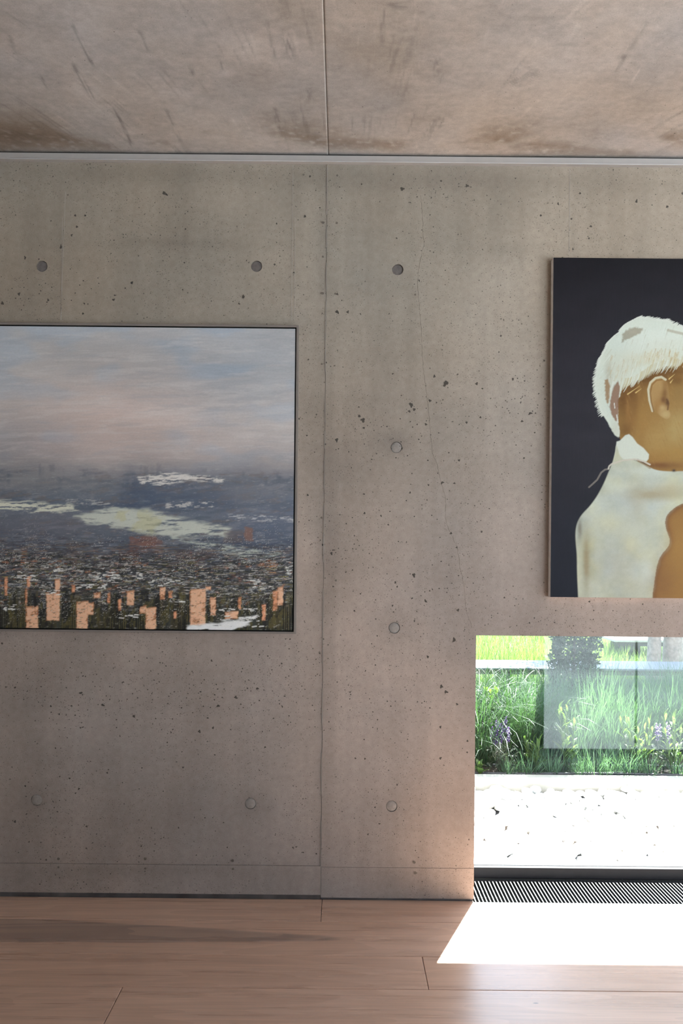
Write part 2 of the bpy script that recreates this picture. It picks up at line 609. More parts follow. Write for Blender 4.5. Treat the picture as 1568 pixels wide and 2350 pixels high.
TIES = [(95, 611), (588, 611), (912, 619), (909, 1027), (904, 1441), (898, 1850), (574, 1844), (83, 1836)]
ties = [wp(*p) for p in TIES]
g = 0.0006
xs = axis(XL, XJ - g, -1.45, XJ - g, 0.02, 0.25)
zs = axis(Z_STRIP_L + g, ZC + 0.02, 0.13, ZC + 0.02, 0.02, 0.2)
pl = wall_panel('panel', xs, zs, 0.0, 0.022, [t for t in ties if t[0] < XJ], wall_back)
xa = axis(XJ + g, XW0, -2, 2, 0.02, 0.25)
xb = axis(XW0, XW1, -2, 1.5, 0.02, 0.25)
xc = axis(XW1, XR, -2, 1.5, 0.02, 0.4)
xs = np.concatenate([xa, xb[1:], xc[1:]])
zs = np.concatenate([axis(Z_STRIP_R + g, ZW, 0, 3, 0.02, 0.2), axis(ZW, ZC + 0.02, 0, 3, 0.02, 0.2)[1:]])
in_win = lambda cx, cz: XW0 < cx < XW1 and cz < ZW
pr = wall_panel('panel', xs, zs, -0.0012, 0.0232, [t for t in ties if t[0] > XJ], wall_back, skip=in_win)
sl = wall_panel('panel', axis(XL, XJ - g, -1.45, XJ, 0.02, 0.3), np.linspace(0.0185, Z_STRIP_L - g * 0.4, 7), -0.0018, 0.0238, [], wall_back)
sr = wall_panel('panel', axis(XJ + g, XW0, -2, 2, 0.02, 0.3), np.linspace(0.0090, Z_STRIP_R - g * 0.4, 7), -0.0022, 0.0242, [], wall_back)
sr2 = wall_panel('panel', axis(XW1, XR, 9, 10, 0.02, 0.4), np.linspace(0.0090, Z_STRIP_R - g * 0.4, 7), -0.0022, 0.0242, [], wall_back)


def disc(name, cx, cz, r, y, mat, parent, dome=0.0015, n=28):
    v, f = [(cx, y - dome, cz)], []
    for ring, (rr, yy) in enumerate(((r * 0.7, y - dome * 0.7), (r, y))):
        for k in range(n):
            a = 2 * math.pi * k / n
            v.append((cx + rr * math.cos(a), yy, cz + rr * math.sin(a)))
    for k in range(n):
        k2 = (k + 1) % n
        f.append((0, 1 + k2, 1 + k))
        f.append((1 + k, 1 + k2, 1 + n + k2, 1 + n + k))
    return mobj(name, v, f, mat, parent, True)


for (tx, tz), (px, py) in zip(ties, TIES):
    pale = (px, py) in ((909, 1027), (904, 1441), (898, 1850), (574, 1844), (83, 1836))
    disc('tie_hole_plug', tx, tz, 0.0200, 0.0042 if not pale else 0.0012, M['plug_pale'] if pale else M['plug'], pl if tx < XJ else pr,
         0.001 if not pale else 0.003)

# hairline crack running down to the window corner
CR = [(965, 448), (970, 505), (969, 536), (973, 559), (962, 605), (957, 653), (961, 697), (966, 758), (968, 816), (970, 841),
      (976.6, 885), (979.7, 920), (986, 977), (990.8, 1038.5), (1003, 1069), (1012, 1107), (1022, 1140), (1022, 1197), (1034, 1224),
      (1049, 1258), (1055, 1304), (1061, 1327), (1066, 1366), (1070, 1408), (1085, 1446)]
pts = []
for a, b in zip(CR[:-1], CR[1:]):
    n = max(2, int(math.dist(a, b) / 5))
    for k in range(n):
        s = k / n
        pts.append((a[0] + (b[0] - a[0]) * s + random.uniform(-1.0, 1.0), a[1] + (b[1] - a[1]) * s))
v, f = [], []
for i, p in enumerate(pts):
    x, z = wp(*p)
    w = 0.0006 * random.uniform(0.5, 1.3)
    v += [(x - w, -0.0015, z), (x + w, -0.0015, z)]
    if i:
        f.append((2 * i - 2, 2 * i - 1, 2 * i + 1, 2 * i))
mobj('crack', v, f, M['crack'], pr)

# larger blow holes and form-nail marks, too many and too small to be things
BIG = [(922, 434, 6, 5), (1071, 427, 4, 4), (378, 445, 8, 4), (139, 567, 3, 6), (164, 540, 2.5, 4), (1022, 880, 6, 8), (996, 864, 3, 4),
       (1093, 881, 4, 4), (943, 930, 5, 8), (950, 940, 4, 4), (938, 944, 4, 3), (1216, 949, 6, 3), (832, 964, 6, 6), (824, 955, 4, 4),
       (1034, 1224, 4, 3), (949, 1320, 4, 7), (976, 1379, 2.5, 6), (1041, 1469, 4, 7), (981, 1507, 3, 4), (773, 716, 4, 6),
       (699, 497, 3, 4), (773, 675, 3.5, 3.5), (1106, 892, 3, 2), (772, 1010, 4, 5), (260, 688, 4, 3), (263, 678, 3, 2), (172, 495, 3, 3),
       (195, 495, 3, 2.5), (176, 521, 3.5, 3), (302, 649, 3, 4), (425, 526, 2.5, 2.5), (558, 681, 3, 5), (548, 697, 2, 3), (190, 720, 3, 3),
       (193, 697, 2, 3), (1176, 870, 3, 4), (986, 920, 4, 4), (1197, 967, 4, 3), (1050, 1400, 4, 3.5), (945, 1373, 3, 2), (836, 1178, 3, 3),
       (1014, 1108, 5, 3), (740, 1250, 3, 3), (760, 1270, 4, 4), (1010, 1740, 3, 4), (1012, 1575, 4, 5), (1023, 1588, 5, 4), (1010, 1668, 3, 4),
       (1048, 1616, 3, 3), (815, 1740, 3, 2), (820, 2034, 5, 3), (920, 2042, 4, 3), (870, 1890, 3, 2), (110, 689, 3, 3), (43, 675, 4, 4),
       (57, 592, 3, 5), (5, 696, 4, 5), (1110, 1505, 3, 6), (1072, 1700, 3, 3), (950, 1425, 2, 3), (900, 1390, 2, 3), (500, 1620, 5, 3),
       (540, 1600, 4, 4), (590, 1580, 4, 3), (415, 1420, 3, 3), (185, 1590, 5, 3), (235, 1618, 5, 3), (1355, 520, 4, 3), (1460, 462, 3, 6),
       (1330, 444, 3, 3), (1530, 475, 4, 3), (1240, 495, 3, 3), (1280, 468, 2.5, 4)]
bigrng = random.Random(3)


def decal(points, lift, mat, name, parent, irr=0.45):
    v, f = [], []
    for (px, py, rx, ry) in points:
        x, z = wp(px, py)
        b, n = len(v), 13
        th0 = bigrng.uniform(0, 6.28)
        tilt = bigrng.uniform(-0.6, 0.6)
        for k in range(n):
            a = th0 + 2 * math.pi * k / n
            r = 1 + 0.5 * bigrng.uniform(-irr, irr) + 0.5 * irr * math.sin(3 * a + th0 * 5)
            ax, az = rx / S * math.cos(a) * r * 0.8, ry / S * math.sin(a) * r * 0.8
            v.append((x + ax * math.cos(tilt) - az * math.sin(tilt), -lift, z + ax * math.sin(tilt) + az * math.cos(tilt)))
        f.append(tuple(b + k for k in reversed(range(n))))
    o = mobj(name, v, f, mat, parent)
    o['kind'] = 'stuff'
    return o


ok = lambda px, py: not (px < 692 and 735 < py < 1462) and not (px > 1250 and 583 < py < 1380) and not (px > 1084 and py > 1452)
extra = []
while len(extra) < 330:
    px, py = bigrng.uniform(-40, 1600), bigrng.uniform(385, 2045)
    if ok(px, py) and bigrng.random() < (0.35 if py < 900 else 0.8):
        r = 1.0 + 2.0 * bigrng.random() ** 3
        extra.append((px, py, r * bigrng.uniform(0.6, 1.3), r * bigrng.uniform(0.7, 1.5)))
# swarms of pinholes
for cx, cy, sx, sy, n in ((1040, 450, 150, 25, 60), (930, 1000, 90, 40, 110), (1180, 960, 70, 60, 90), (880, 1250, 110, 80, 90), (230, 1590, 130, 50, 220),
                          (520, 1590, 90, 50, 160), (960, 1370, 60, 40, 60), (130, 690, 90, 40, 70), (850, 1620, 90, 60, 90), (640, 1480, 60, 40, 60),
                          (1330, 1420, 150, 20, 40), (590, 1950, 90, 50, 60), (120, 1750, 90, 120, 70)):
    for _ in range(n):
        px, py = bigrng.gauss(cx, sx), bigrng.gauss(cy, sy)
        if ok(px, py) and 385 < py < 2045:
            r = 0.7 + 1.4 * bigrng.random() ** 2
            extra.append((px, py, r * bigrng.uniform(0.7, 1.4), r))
decal([b for b in BIG if ok(b[0], b[1])] + extra, 0.0038 - 0.0022, M['pit'], 'blow_holes', wall_back)  # hole shade laid on as flat dark patches
marks = [(696, 402, 3, 3), (773, 404, 3, 3), (741, 512, 4, 3.5), (772, 513, 3.5, 3), (740, 590, 3, 3), (740, 674, 4, 3), (769, 675, 3, 3),
         (134, 1970, 4, 4), (134, 1989, 3, 3), (333, 1970, 4, 4), (333, 1992, 3.5, 3), (533, 1974, 4, 4), (534, 1993, 3.5, 3), (106, 1972, 3, 3),
         (950, 1978, 3.5, 4), (952, 2002, 5, 4), (738, 836, 3, 3), (767, 840, 3, 2), (952, 677, 3, 3), (737, 1188, 3, 3), (770, 1332, 3, 3)]
decal(marks, 0.0041, M['mark'], 'nail_marks', wall_back, 0.2)

# pale cement fins where the form plywood met, and the fin along the panel joint
fin = MB()
for x0, y0, x1, y1 in ((672, 380, 668, 735), (677, 500, 675, 735), (150, 440, 139, 735), (1307, 388, 1305, 585), (143, 500, 140, 735)):
    (ax, az), (bx, bz) = wp(x0, y0), wp(x1, y1)
    w = 0.0005
    b = len(fin.v)
    fin.v += [(ax - w, -0.0021, az), (ax + w, -0.0021, az), (bx + w, -0.0021, bz), (bx - w, -0.0021, bz)]
    fin.f.append((b, b + 3, b + 2, b + 1))
fin.build('form_seams', M['seam'], wall_back)
fj = MB()
zz = 0.02
while zz < ZC - 0.05:
    ln = random.uniform(0.05, 0.3)
    fj.box(XJ - 0.0022, XJ - 0.0008 + random.uniform(0, 0.0006), -0.0024, 0.01, zz, min(zz + ln, ZC - 0.04))
    zz += ln + random.uniform(0.005, 0.12)
fj.build('joint_fin', M['seam'], wall_back)

# shadow gap strip at the foot of the wall
bb = MB()
bb.box(XL, XJ - 0.002, 0.004, 0.02, -0.02, 0.019)
bb.box(XJ + 0.002, XW0 - 0.004, 0.003, 0.02, -0.02, 0.0095)
tag(bb.build('baseboard_back', M['zinc']), 'dark zinc shadow gap strip along the foot of the concrete wall', kind='structure')

# aluminium picture rail under the ceiling
rail = empty('trim_1', (0, 0, 0))
tag(rail, 'slim grey aluminium picture rail between wall and ceiling', kind='structure')
zt, zb = wp(750, 361)[1], wp(750, 377.5)[1]
r_ = MB().extrude_profile([(0.0, zb), (-0.0165, zb), (-0.0165, zb + 0.0035), (-0.012, zb + 0.0055), (-0.012, zt), (0.0, zt)], XL, XR)
r_.build('rail_profile', M['alu'], rail)
MB().box(XL, XR, -0.0178, -0.0166, zb + 0.0005, zb + 0.003).build('rail_lip', M['alu_pale'], rail)
MB().box(XL, XR, -0.003, 0.0, zt, ZC).build('rail_gap', M['gap'], rail)

# ------------------------------------------------------------------ ceiling
roof = MB().box(XL - 0.3, XR + 0.3, YB - 0.3, WT, ZC + 0.03, ZC + 0.35)
ceiling = tag(roof.build('ceiling', M['core']), 'mottled concrete ceiling with one joint', kind='structure')


def ceil_xy(px, py):
    u, v = px - IMG_W / 2, py - IMG_H / 2
    a, b = u + v * ROLL, v - u * ROLL
    d = F_PX * (ZC - EYE) / (HZ - b)
    return a * d / F_PX, d - CAM_D


def ceil_stain(X, Y):
    n1 = fbm(X * 2.0, Y * 2.6, 5, 5) - 0.5
    n2 = fbm(X * 7.0, Y * 9.0, 15, 4) - 0.5
    n3 = fbm(X * 28.0, Y * 60.0, 25, 3) - 0.5
    v = 1.0 + 0.42 * n1 + 0.30 * n2 + 0.20 * n3
    warm = 0.22 * (fbm(X * 2.4 + 5, Y * 3.1, 45, 4) - 0.5)
    rgb = np.stack([v * (1 + warm * 0.8), v, v * (1 - warm)], -1)
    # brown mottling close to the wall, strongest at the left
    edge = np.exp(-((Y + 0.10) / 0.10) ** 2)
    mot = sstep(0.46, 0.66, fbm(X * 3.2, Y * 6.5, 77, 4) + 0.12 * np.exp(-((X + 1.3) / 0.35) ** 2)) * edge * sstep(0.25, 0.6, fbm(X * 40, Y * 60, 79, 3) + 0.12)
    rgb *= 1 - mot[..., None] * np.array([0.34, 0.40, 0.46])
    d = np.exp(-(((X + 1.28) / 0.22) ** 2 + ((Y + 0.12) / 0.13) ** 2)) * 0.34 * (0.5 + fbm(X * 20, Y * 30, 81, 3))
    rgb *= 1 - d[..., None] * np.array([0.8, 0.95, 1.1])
    # pale bloom patches
    for px, py, rx, ry, amt in ((60, 150, .12, .14, .10), (350, 190, .10, .10, .08), (560, 100, .14, .10, .10), (640, 120, .16, .10, .08), (420, 210, .03, .03, .18),
                                (520, 165, .03, .02, .22), (205, 90, .06, .10, .12), (195, 210, .04, .08, .14), (1010, 180, .14, .10, .06), (1330, 145, .16, .06, .08),
                                (1500, 330, .3, .04, .12), (1250, 345, .3, .03, .10), (290, 300, .04, .04, .10)):
        cx, cy = ceil_xy(px, py)
        m = np.exp(-(((X - cx) / rx) ** 2 + ((Y - cy) / ry) ** 2)) * amt
        rgb *= 1 + m[..., None] * np.array([0.95, 1.0, 1.15])
    # many faint parallel drags fanning across the slab
    fan = X * 0.55
    dg = fbm((X - (Y + 0.3) * -fan) * 85.0, Y * 5.0, 61, 3)
    rgb *= (1 - 0.20 * sstep(0.60, 0.78, dg) * sstep(0.45, 0.7, fbm(X * 6, Y * 5, 63, 3)))[..., None]
    rgb *= (1 + 0.14 * sstep(0.64, 0.80, fbm((X - (Y + 0.3) * -fan) * 110.0 + 40, Y * 7.0, 65, 3)) * sstep(0.45, 0.7, fbm(X * 5 + 9, Y * 5, 67, 3)))[..., None]
    # small trowel flecks
    rgb *= (1 + 0.16 * (fbm(X * 60.0, Y * 160.0, 69, 3) - 0.5))[..., None]
    # scrape marks left by the formwork
    for x0, y0, x1, y1, w, amt in ((165, 55, 215, 155, .006, -.26), (165, 145, 215, 232, .007, -.28), (262, 248, 305, 340, .006, -.26), (92, 175, 122, 225, .006, -.22),
                                   (318, 70, 340, 120, .007, -.20), (610, 45, 632, 140, .006, -.18), (655, 75, 668, 140, .016, -.14), (628, 245, 645, 310, .010, -.16),
                                   (380, 250, 415, 330, .010, -.14), (435, 150, 445, 178, .006, -.18), (705, 200, 712, 240, .010, -.14), (880, 20, 875, 110, .008, -.16),
                                   (885, 10, 945, 12, .012, -.20), (1003, 130, 1000, 190, .014, -.14), (1165, 195, 1240, 160, .024, -.16), (1488, 45, 1410, 170, .008, -.14),
                                   (1435, 125, 1420, 145, .016, -.16), (1330, 50, 1310, 95, .014, .10), (1120, 60, 1110, 110, .004, .14), (955, 30, 950, 80, .004, .12),
                                   (1470, 155, 1445, 195, .004, .14), (1215, 45, 1205, 85, .003, .12), (740, 150, 790, 155, .02, -.08), (20, 80, 40, 140, .008, -.12),
                                   (505, 140, 515, 168, .006, -.2), (425, 200, 428, 215, .016, -.2), (1070, 40, 1062, 75, .004, .10)):
        ax, ay = ceil_xy(x0, y0)
        bx, by = ceil_xy(x1, y1)
        L = math.hypot(bx - ax, by - ay)
        tx, ty = (bx - ax) / L, (by - ay) / L
        s = (X - ax) * tx + (Y - ay) * ty
        q = (X - ax) * -ty + (Y - ay) * tx
        near = (s > -0.05) & (s < L + 0.05) & (np.abs(q) < 0.08)
        if not near.any():
            continue
        sn, qn = s[near], q[near]
        m = sstep(-0.01, 0.015, sn) * (1 - sstep(L - 0.03, L + 0.01, sn)) * np.exp(-(qn / w) ** 2)
        m *= sstep(0.30, 0.62, fbm(sn * 10, qn * 520, int(x0) + 5, 2)) * (0.55 + 0.9 * fbm(sn * 22, qn * 60, int(x0) + 9, 2))
        rgb[near] *= 1 + (m * amt * 1.7)[:, None]
    return np.clip(rgb, 0.25, 1.5)


def ceil_panel(x0, x1, fx0, fx1, fine):
    xs = axis(x0, x1, fx0, fx1, fine, 0.3)
    ys = axis(YB, 0.0, -0.95, 0.0, fine, 0.3)
    X, Y = np.meshgrid(xs, ys, indexing='ij')
    nx, ny = len(xs), len(ys)
    Z = np.full_like(X, ZC)
    Z -= 0.0012 * (fbm(X * 3, Y * 3, 91, 3) - 0.5)
    co = np.stack([X, Y, Z], -1).reshape(-1, 3)
    idx = np.arange(nx * ny).reshape(nx, ny)
    q = np.stack([idx[:-1, :-1], idx[:-1, 1:], idx[1:, 1:], idx[1:, :-1]], -1).reshape(-1, 4)
    # sides of the slab
    top = co[[0, ny - 1, nx * ny - ny, nx * ny - 1]] + np.array([0, 0, 0.03])
    n = len(co)
    ring = np.concatenate([idx[:, 0], idx[-1, 1:], idx[-2::-1, -1], idx[0, -2:0:-1]])
    up = co[ring] + np.array([0, 0, 0.03])
    ui = np.arange(len(ring)) + n
    nxt = np.roll(np.arange(len(ring)), -1)
    q2 = np.stack([ring, ring[nxt], ui[nxt], ui], -1)
    co = np.concatenate([co, up])
    me = fast_mesh('panel', co, np.concatenate([q, q2]), M['ceil'])
    set_col(me, 'stain', ceil_stain(co[:, 0].copy(), co[:, 1].copy()))
    return link(bpy.data.objects.new('panel', me), ceiling)


XJC = ceil_xy(747, 180)[0]
ceil_panel(XL, XJC - 0.0006, -1.5, XJC, 0.0055)
ceil_panel(XJC + 0.0006, XR, XJC, 1.5, 0.0055)

# ------------------------------------------------------------------ side and rear walls, lower level added behind the camera
tag(MB().box(XL - 0.3, XL, YB - 0.3, WT, -0.3, ZC + 0.03).build('wall_left', M['render']), kind='structure')
wr = MB()
wr.box(XR, XR + 0.3, YB - 0.3, -4.7, -1.5, ZC + 0.03)
wr.box(XR, XR + 0.3, -1.5, WT, -1.5, ZC + 0.03)
wr.box(XR, XR + 0.3, -4.7, -1.5, -1.5, -0.9)
wr.box(XR, XR + 0.3, -4.7, -1.5, 2.65, ZC + 0.03)
tag(wr.build('wall_right', M['render']), kind='structure')
RW0, RW1, RZ0, RZ1 = 2.40, 5.80, -1.10, 2.65
rear = MB()
rear.box(XL, RW0, YB - 0.3, YB, -1.5, ZC + 0.03)
rear.box(RW1, XR, YB - 0.3, YB, -1.5, ZC + 0.03)
rear.box(RW0, RW1, YB - 0.3, YB, RZ1, ZC + 0.03)
rear.box(RW0, RW1, YB - 0.3, YB, -1.5, RZ0)
tag(rear.build('wall_rear', M['render']), kind='structure')
FE = -1.753                                # floor edge on the right, shaped to let the pane reflect the rear opening
low = MB().box(1.25, XR, YB, FE, -1.5, -1.2)
tag(low.build('floor_lower', M['render']), kind='structure')
w2 = tag(empty('added_opening_rear', ((RW0 + RW1) / 2, YB, RZ0)), 'unseen tall rear opening added for the pane reflection and sky fill', kind='structure')  # added opening, out of view, for the pane reflection and sky fill
fr = MB()
for a in (RW0, RW1 - 0.06):
    fr.box(a - (RW0 + RW1) / 2, a + 0.06 - (RW0 + RW1) / 2, -0.18, -0.10, 0.0, RZ1 - RZ0)
fr.box(3.58 - (RW0 + RW1) / 2, 3.592 - (RW0 + RW1) / 2, -0.16, -0.12, 0.0, RZ1 - RZ0)
fr.build('window_frame', M['black_metal'], w2)
w3 = tag(empty('added_opening_side', (XR, -3.1, -0.9)), 'unseen tall opening added in the right side wall for raking sky light', kind='structure')  # added opening, out of view, lets sky light rake in from the right
fr = MB()
for a in (-1.6, -0.03, 1.54):
    fr.box(0.12, 0.20, a, a + 0.06, 0.0, 3.55)
fr.build('window_frame', M['black_metal'], w3)

# ------------------------------------------------------------------ floor boards
sub = MB()
sub.box(XL, XR, FE, 0.02, -0.25, -0.022)
sub.box(XL, 1.25, YB, FE, -0.25, -0.022)
floor = tag(sub.build('floor', M['core']), 'wide oiled wooden floorboards', kind='structure')


def plank(x0, x1, y0, y1, mat='wood'):
    gp = 0.0009
    cx, cy = (x0 + x1) / 2, (y0 + y1) / 2
    if mat == 'wood_heart':
        cx = 0.0
    m = MB().box(x0 + gp - cx, x1 - gp - cx, y0 + gp - cy, y1 - gp - cy, -0.022, 0.0)
    o = m.build('plank', M[mat], floor, bevel=0.0012)
    o.location = (cx, cy, random.uniform(-0.0004, 0.0))
    return o


rows = [0.0, -0.161, -0.377, -0.553, -0.760, -0.945, -1.135, -1.330, -1.545, FE]
joints = {0: [-2.1, fp(737, 2090)[0], 2.05, 4.1], 1: [-1.75, 0.95, 3.2, 5.0], 2: [-2.3, fp(975.5, 2232)[0], 2.4, 4.4], 3: [-2.6, fp(260, 2305)[0], 1.25, 3.4],
          4: [-1.5, 0.4, 2.6, 4.7], 5: [-2.0, 0.9, 3.1], 6: [-1.2, 1.5, 3.9], 7: [-2.2, 0.1, 2.2, 4.5], 8: [-0.8, 1.6, 3.5]}
for r in range(len(rows) - 1):
    ends = [XL] + joints[r] + [XR]
    for k in range(len(ends) - 1):
        y1 = rows[r] + (0.018 if r == 0 else 0)
        if r == 0:                          # the first row stops at the grille under the window
            a, b = ends[k], ends[k + 1]
            for (p, q, yy) in ((a, min(b, XW0), 0.003), (max(a, XW0), min(b, XW1), -0.012), (max(a, XW1), b, 0.003)):
                if q - p > 0.02:
                    plank(p, q, rows[r + 1], yy)
        else:
            plank(ends[k], ends[k + 1], rows[r + 1], y1, 'wood_heart' if (r == 1 and k == 1) else 'wood')
# the rest of the upper floor, behind the camera
y = FE
r = 0
while y > YB + 0.05:
    y2 = max(YB, y - random.choice((0.18, 0.2, 0.215)))
    jx = random.uniform(-2.2, 0.4)
    plank(XL, jx, y2, y)
    plank(jx, 1.25, y2, y)
    y = y2

# ================================================================== WINDOW AND GRILLE
win = tag(empty('window_1', (XW0, 0.195, 0.0)), 'low frameless window over a black sill profile', kind='structure')
WL = XW1 - XW0
Z_F = 0.043
m = MB().extrude_profile([(0.0, 0.0), (0.0, Z_F), (0.020, Z_F), (0.020, Z_F - 0.012), (0.034, Z_F - 0.012), (0.034, Z_F - 0.004), (0.045, Z_F - 0.004), (0.045, 0.0)], 0.0, WL)
m.build('window_frame', M['black_metal'], win, bevel=0.001)
MB().box(0.0, WL, 0.0225, 0.0315, Z_F - 0.012, ZW + 0.0).build('pane', M['glass'], win)
MB().box(-0.01, WL, 0.046, 0.085, 0.010, Z_F - 0.006).build('window_sill', M['white_sill'], win, bevel=0.002)
MB().box(-0.01, WL, 0.086, 0.104, 0.0, 0.020).build('sill_edge', M['zinc'], win)

gr = tag(empty('convector_grille', (XW0, 0.0, 0.0)), 'metal linear floor grille below the low window', 'grille')
tr = MB()
G0, G1 = -0.010, 0.172
tr.box(0.0, WL, G0 - 0.0, 0.194, -0.12, -0.10)
tr.box(0.0, WL, G0 - 0.0, G0 + 0.003, -0.10, -0.001)
tr.box(0.0, WL, 0.186, 0.194, -0.10, -0.001)
tr.build('trough', M['trough'], gr)
MB().box(0.0, WL, G1, 0.186, -0.020, -0.004).build('support_rail', M['black_metal'], gr)
fins = MB()
for zc, yc in ((-0.028, 0.03), (-0.028, 0.085), (-0.028, 0.14)):
    fins.box(0.0, WL, yc - 0.002, yc + 0.002, zc - 0.004, zc)
fins.build('cross_rods', M['trough'], gr)
conv = MB()
conv.box(0.0, 0.42, 0.01, 0.165, -0.099, -0.055)
conv.build('convector', M['stone_grey'], gr)
PITCH = 0.0144
bar_me = None
k = 0
x = 0.008
while x < WL - 0.004:
    if bar_me is None:
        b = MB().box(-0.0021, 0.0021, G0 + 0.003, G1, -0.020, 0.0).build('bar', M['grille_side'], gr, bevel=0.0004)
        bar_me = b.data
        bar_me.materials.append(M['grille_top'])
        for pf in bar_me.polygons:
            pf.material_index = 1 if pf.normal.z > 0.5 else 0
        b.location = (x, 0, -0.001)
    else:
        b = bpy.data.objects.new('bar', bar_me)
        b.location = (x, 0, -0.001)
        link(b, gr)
    x += PITCH

# ================================================================== PAINTINGS
def seg_dist(px, py, a, b):
    ax, ay = a
    bx, by = b
    dx, dy = bx - ax, by - ay
    t = np.clip(((px - ax) * dx + (py - ay) * dy) / (dx * dx + dy * dy + 1e-9), 0, 1)
    return np.hypot(px - ax - t * dx, py - ay - t * dy), t


def poly_sdf(px, py, pts):
    """signed distance, negative inside"""
    d = np.full(px.shape, 1e9)
    ins = np.zeros(px.shape, bool)
    n = len(pts)
    for i in range(n):
        a, b = pts[i], pts[(i + 1) % n]
        dd, _ = seg_dist(px, py, a, b)
        d = np.minimum(d, dd)
        if a[1] != b[1]:
            c = ((a[1] > py) != (b[1] > py)) & (px < (b[0] - a[0]) * (py - a[1]) / (b[1] - a[1]) + a[0])
            ins ^= c
    return np.where(ins, -d, d)


def rounded(pts, it=2):
    for _ in range(it):
        out = []
        for a, b in zip(pts, pts[1:] + pts[:1]):
            out += [(a[0] * .75 + b[0] * .25, a[1] * .75 + b[1] * .25), (a[0] * .25 + b[0] * .75, a[1] * .25 + b[1] * .75)]
        pts = out
    return pts


class Paint:
    """a canvas face held as arrays in survey units"""

    def __init__(self, x0, x1, z0, z1, y, step, light):
        nx, nz = int((x1 - x0) / step) + 1, int((z1 - z0) / step) + 1
        self.xs, self.zs = np.linspace(x0, x1, nx), np.linspace(z0, z1, nz)
        X, Z = np.meshgrid(self.xs, self.zs, indexing='ij')
        self.px, self.py = sheet(X, Z, y)
        self.X, self.Z, self.y = X, Z, y
        self.rgb = np.zeros(X.shape + (3,))
        self.h = np.zeros(X.shape)
        self.light = light
        self.mask = None

    def c(self, col):
        return np.clip(lin(col) / self.light, 0, 0.92)

    def over(self, m, col, sl=None):
        col = self.c(col)
        if self.mask is not None:
            m = m * (self.mask if sl is None else self.mask[sl])
        if sl is None:
            self.rgb = self.rgb * (1 - m[..., None]) + col * m[..., None]
        else:
            self.rgb[sl] = self.rgb[sl] * (1 - m[..., None]) + col * m[..., None]

    def win(self, x0, x1, y0, y1):
        """index window covering a survey rectangle"""
        k = F_PX / (CAM_D + self.y)
        X0, X1 = (x0 - 784 - 25) / k, (x1 - 784 + 25) / k
        Z1, Z0 = EYE + (HZ - (y0 - 1175) + 25) / k, EYE + (HZ - (y1 - 1175) - 25) / k
        i0, i1 = np.searchsorted(self.xs, [X0, X1])
        j0, j1 = np.searchsorted(self.zs, [Z0, Z1])
        return (slice(i0, max(i0 + 1, i1)), slice(j0, max(j0 + 1, j1)))

    def poly(self, pts, col, soft=1.5, amt=1.0, jag=0.0, seed=0, jf=0.25):
        xs_, ys_ = [p[0] for p in pts], [p[1] for p in pts]
        p_ = soft + jag + 4
        sl = self.win(min(xs_) - p_, max(xs_) + p_, min(ys_) - p_, max(ys_) + p_)
        px, py = self.px[sl], self.py[sl]
        if px.size == 0:
            return
        d = poly_sdf(px, py, pts)
        if jag:
            d = d + (fbm(px * jf, py * jf, seed, 3) - 0.5) * 2 * jag
        self.over((1 - sstep(-soft, soft, d)) * amt, col, sl)

    def scumble(self, pts, col, amt=1.0, thr=0.5, seed=0, fx=0.04, fy=0.3, soft=4.0):
        """broken, dry-brushed patch of colour"""
        xs_, ys_ = [p[0] for p in pts], [p[1] for p in pts]
        sl = self.win(min(xs_) - soft - 4, max(xs_) + soft + 4, min(ys_) - soft - 4, max(ys_) + soft + 4)
        px, py = self.px[sl], self.py[sl]
        if px.size == 0:
            return
        d = poly_sdf(px, py, pts) + (fbm(px * .05, py * .2, seed + 7, 3) - .5) * 2.2 * soft
        n = fbm(px * fx, py * fy + px * fx * .35, seed, 5, .62)
        edge = 1 - sstep(-soft, soft, d)
        self.over(edge * sstep(thr - .085, thr + .085, n + .14 * (edge - 1)) * amt, col, sl)

    def stroke(self, pts, w, col, soft=1.0, amt=1.0, taper=False):
        xs_, ys_ = [p[0] for p in pts], [p[1] for p in pts]
        sl = self.win(min(xs_) - w - 4, max(xs_) + w + 4, min(ys_) - w - 4, max(ys_) + w + 4)
        px, py = self.px[sl], self.py[sl]
        if px.size == 0:
            return
        m = np.zeros(px.shape)
        n = len(pts) - 1
        for i in range(n):
            d, t = seg_dist(px, py, pts[i], pts[i + 1])
            ww = w * (1 - 0.85 * (i + t) / n) if taper else w
            m = np.maximum(m, 1 - sstep(ww - soft * 0.5, ww + soft * 0.5, d))
        self.over(m * amt, col, sl)

    def blob(self, cx, cy, rx, ry, col, amt, rough=0.0, seed=1, fx=0.05, fy=0.12):
        sl = self.win(cx - 2.6 * rx, cx + 2.6 * rx, cy - 2.6 * ry, cy + 2.6 * ry)
        px, py = self.px[sl], self.py[sl]
        if px.size == 0:
            return
        d = ((px - cx) / rx) ** 2 + ((py - cy) / ry) ** 2
        if rough:
            d = d + (fbm(px * fx, py * fy, seed, 4) - 0.5) * rough
        self.over(np.clip(np.exp(-np.maximum(d, 0)), 0, 1) * amt, col, sl)

    def build(self, name, mat, parent, relief=0.0):
        nx, nz = self.X.shape
        co = np.stack([self.X, self.y - relief * self.h, self.Z], -1).reshape(-1, 3)
        idx = np.arange(nx * nz).reshape(nx, nz)
        q = np.stack([idx[:-1, :-1], idx[1:, :-1], idx[1:, 1:], idx[:-1, 1:]], -1).reshape(-1, 4)
        me = fast_mesh(name, co, q, mat)
        set_col(me, 'paint', self.rgb.reshape(-1, 3))
        return link(bpy.data.objects.new(name, me), parent)


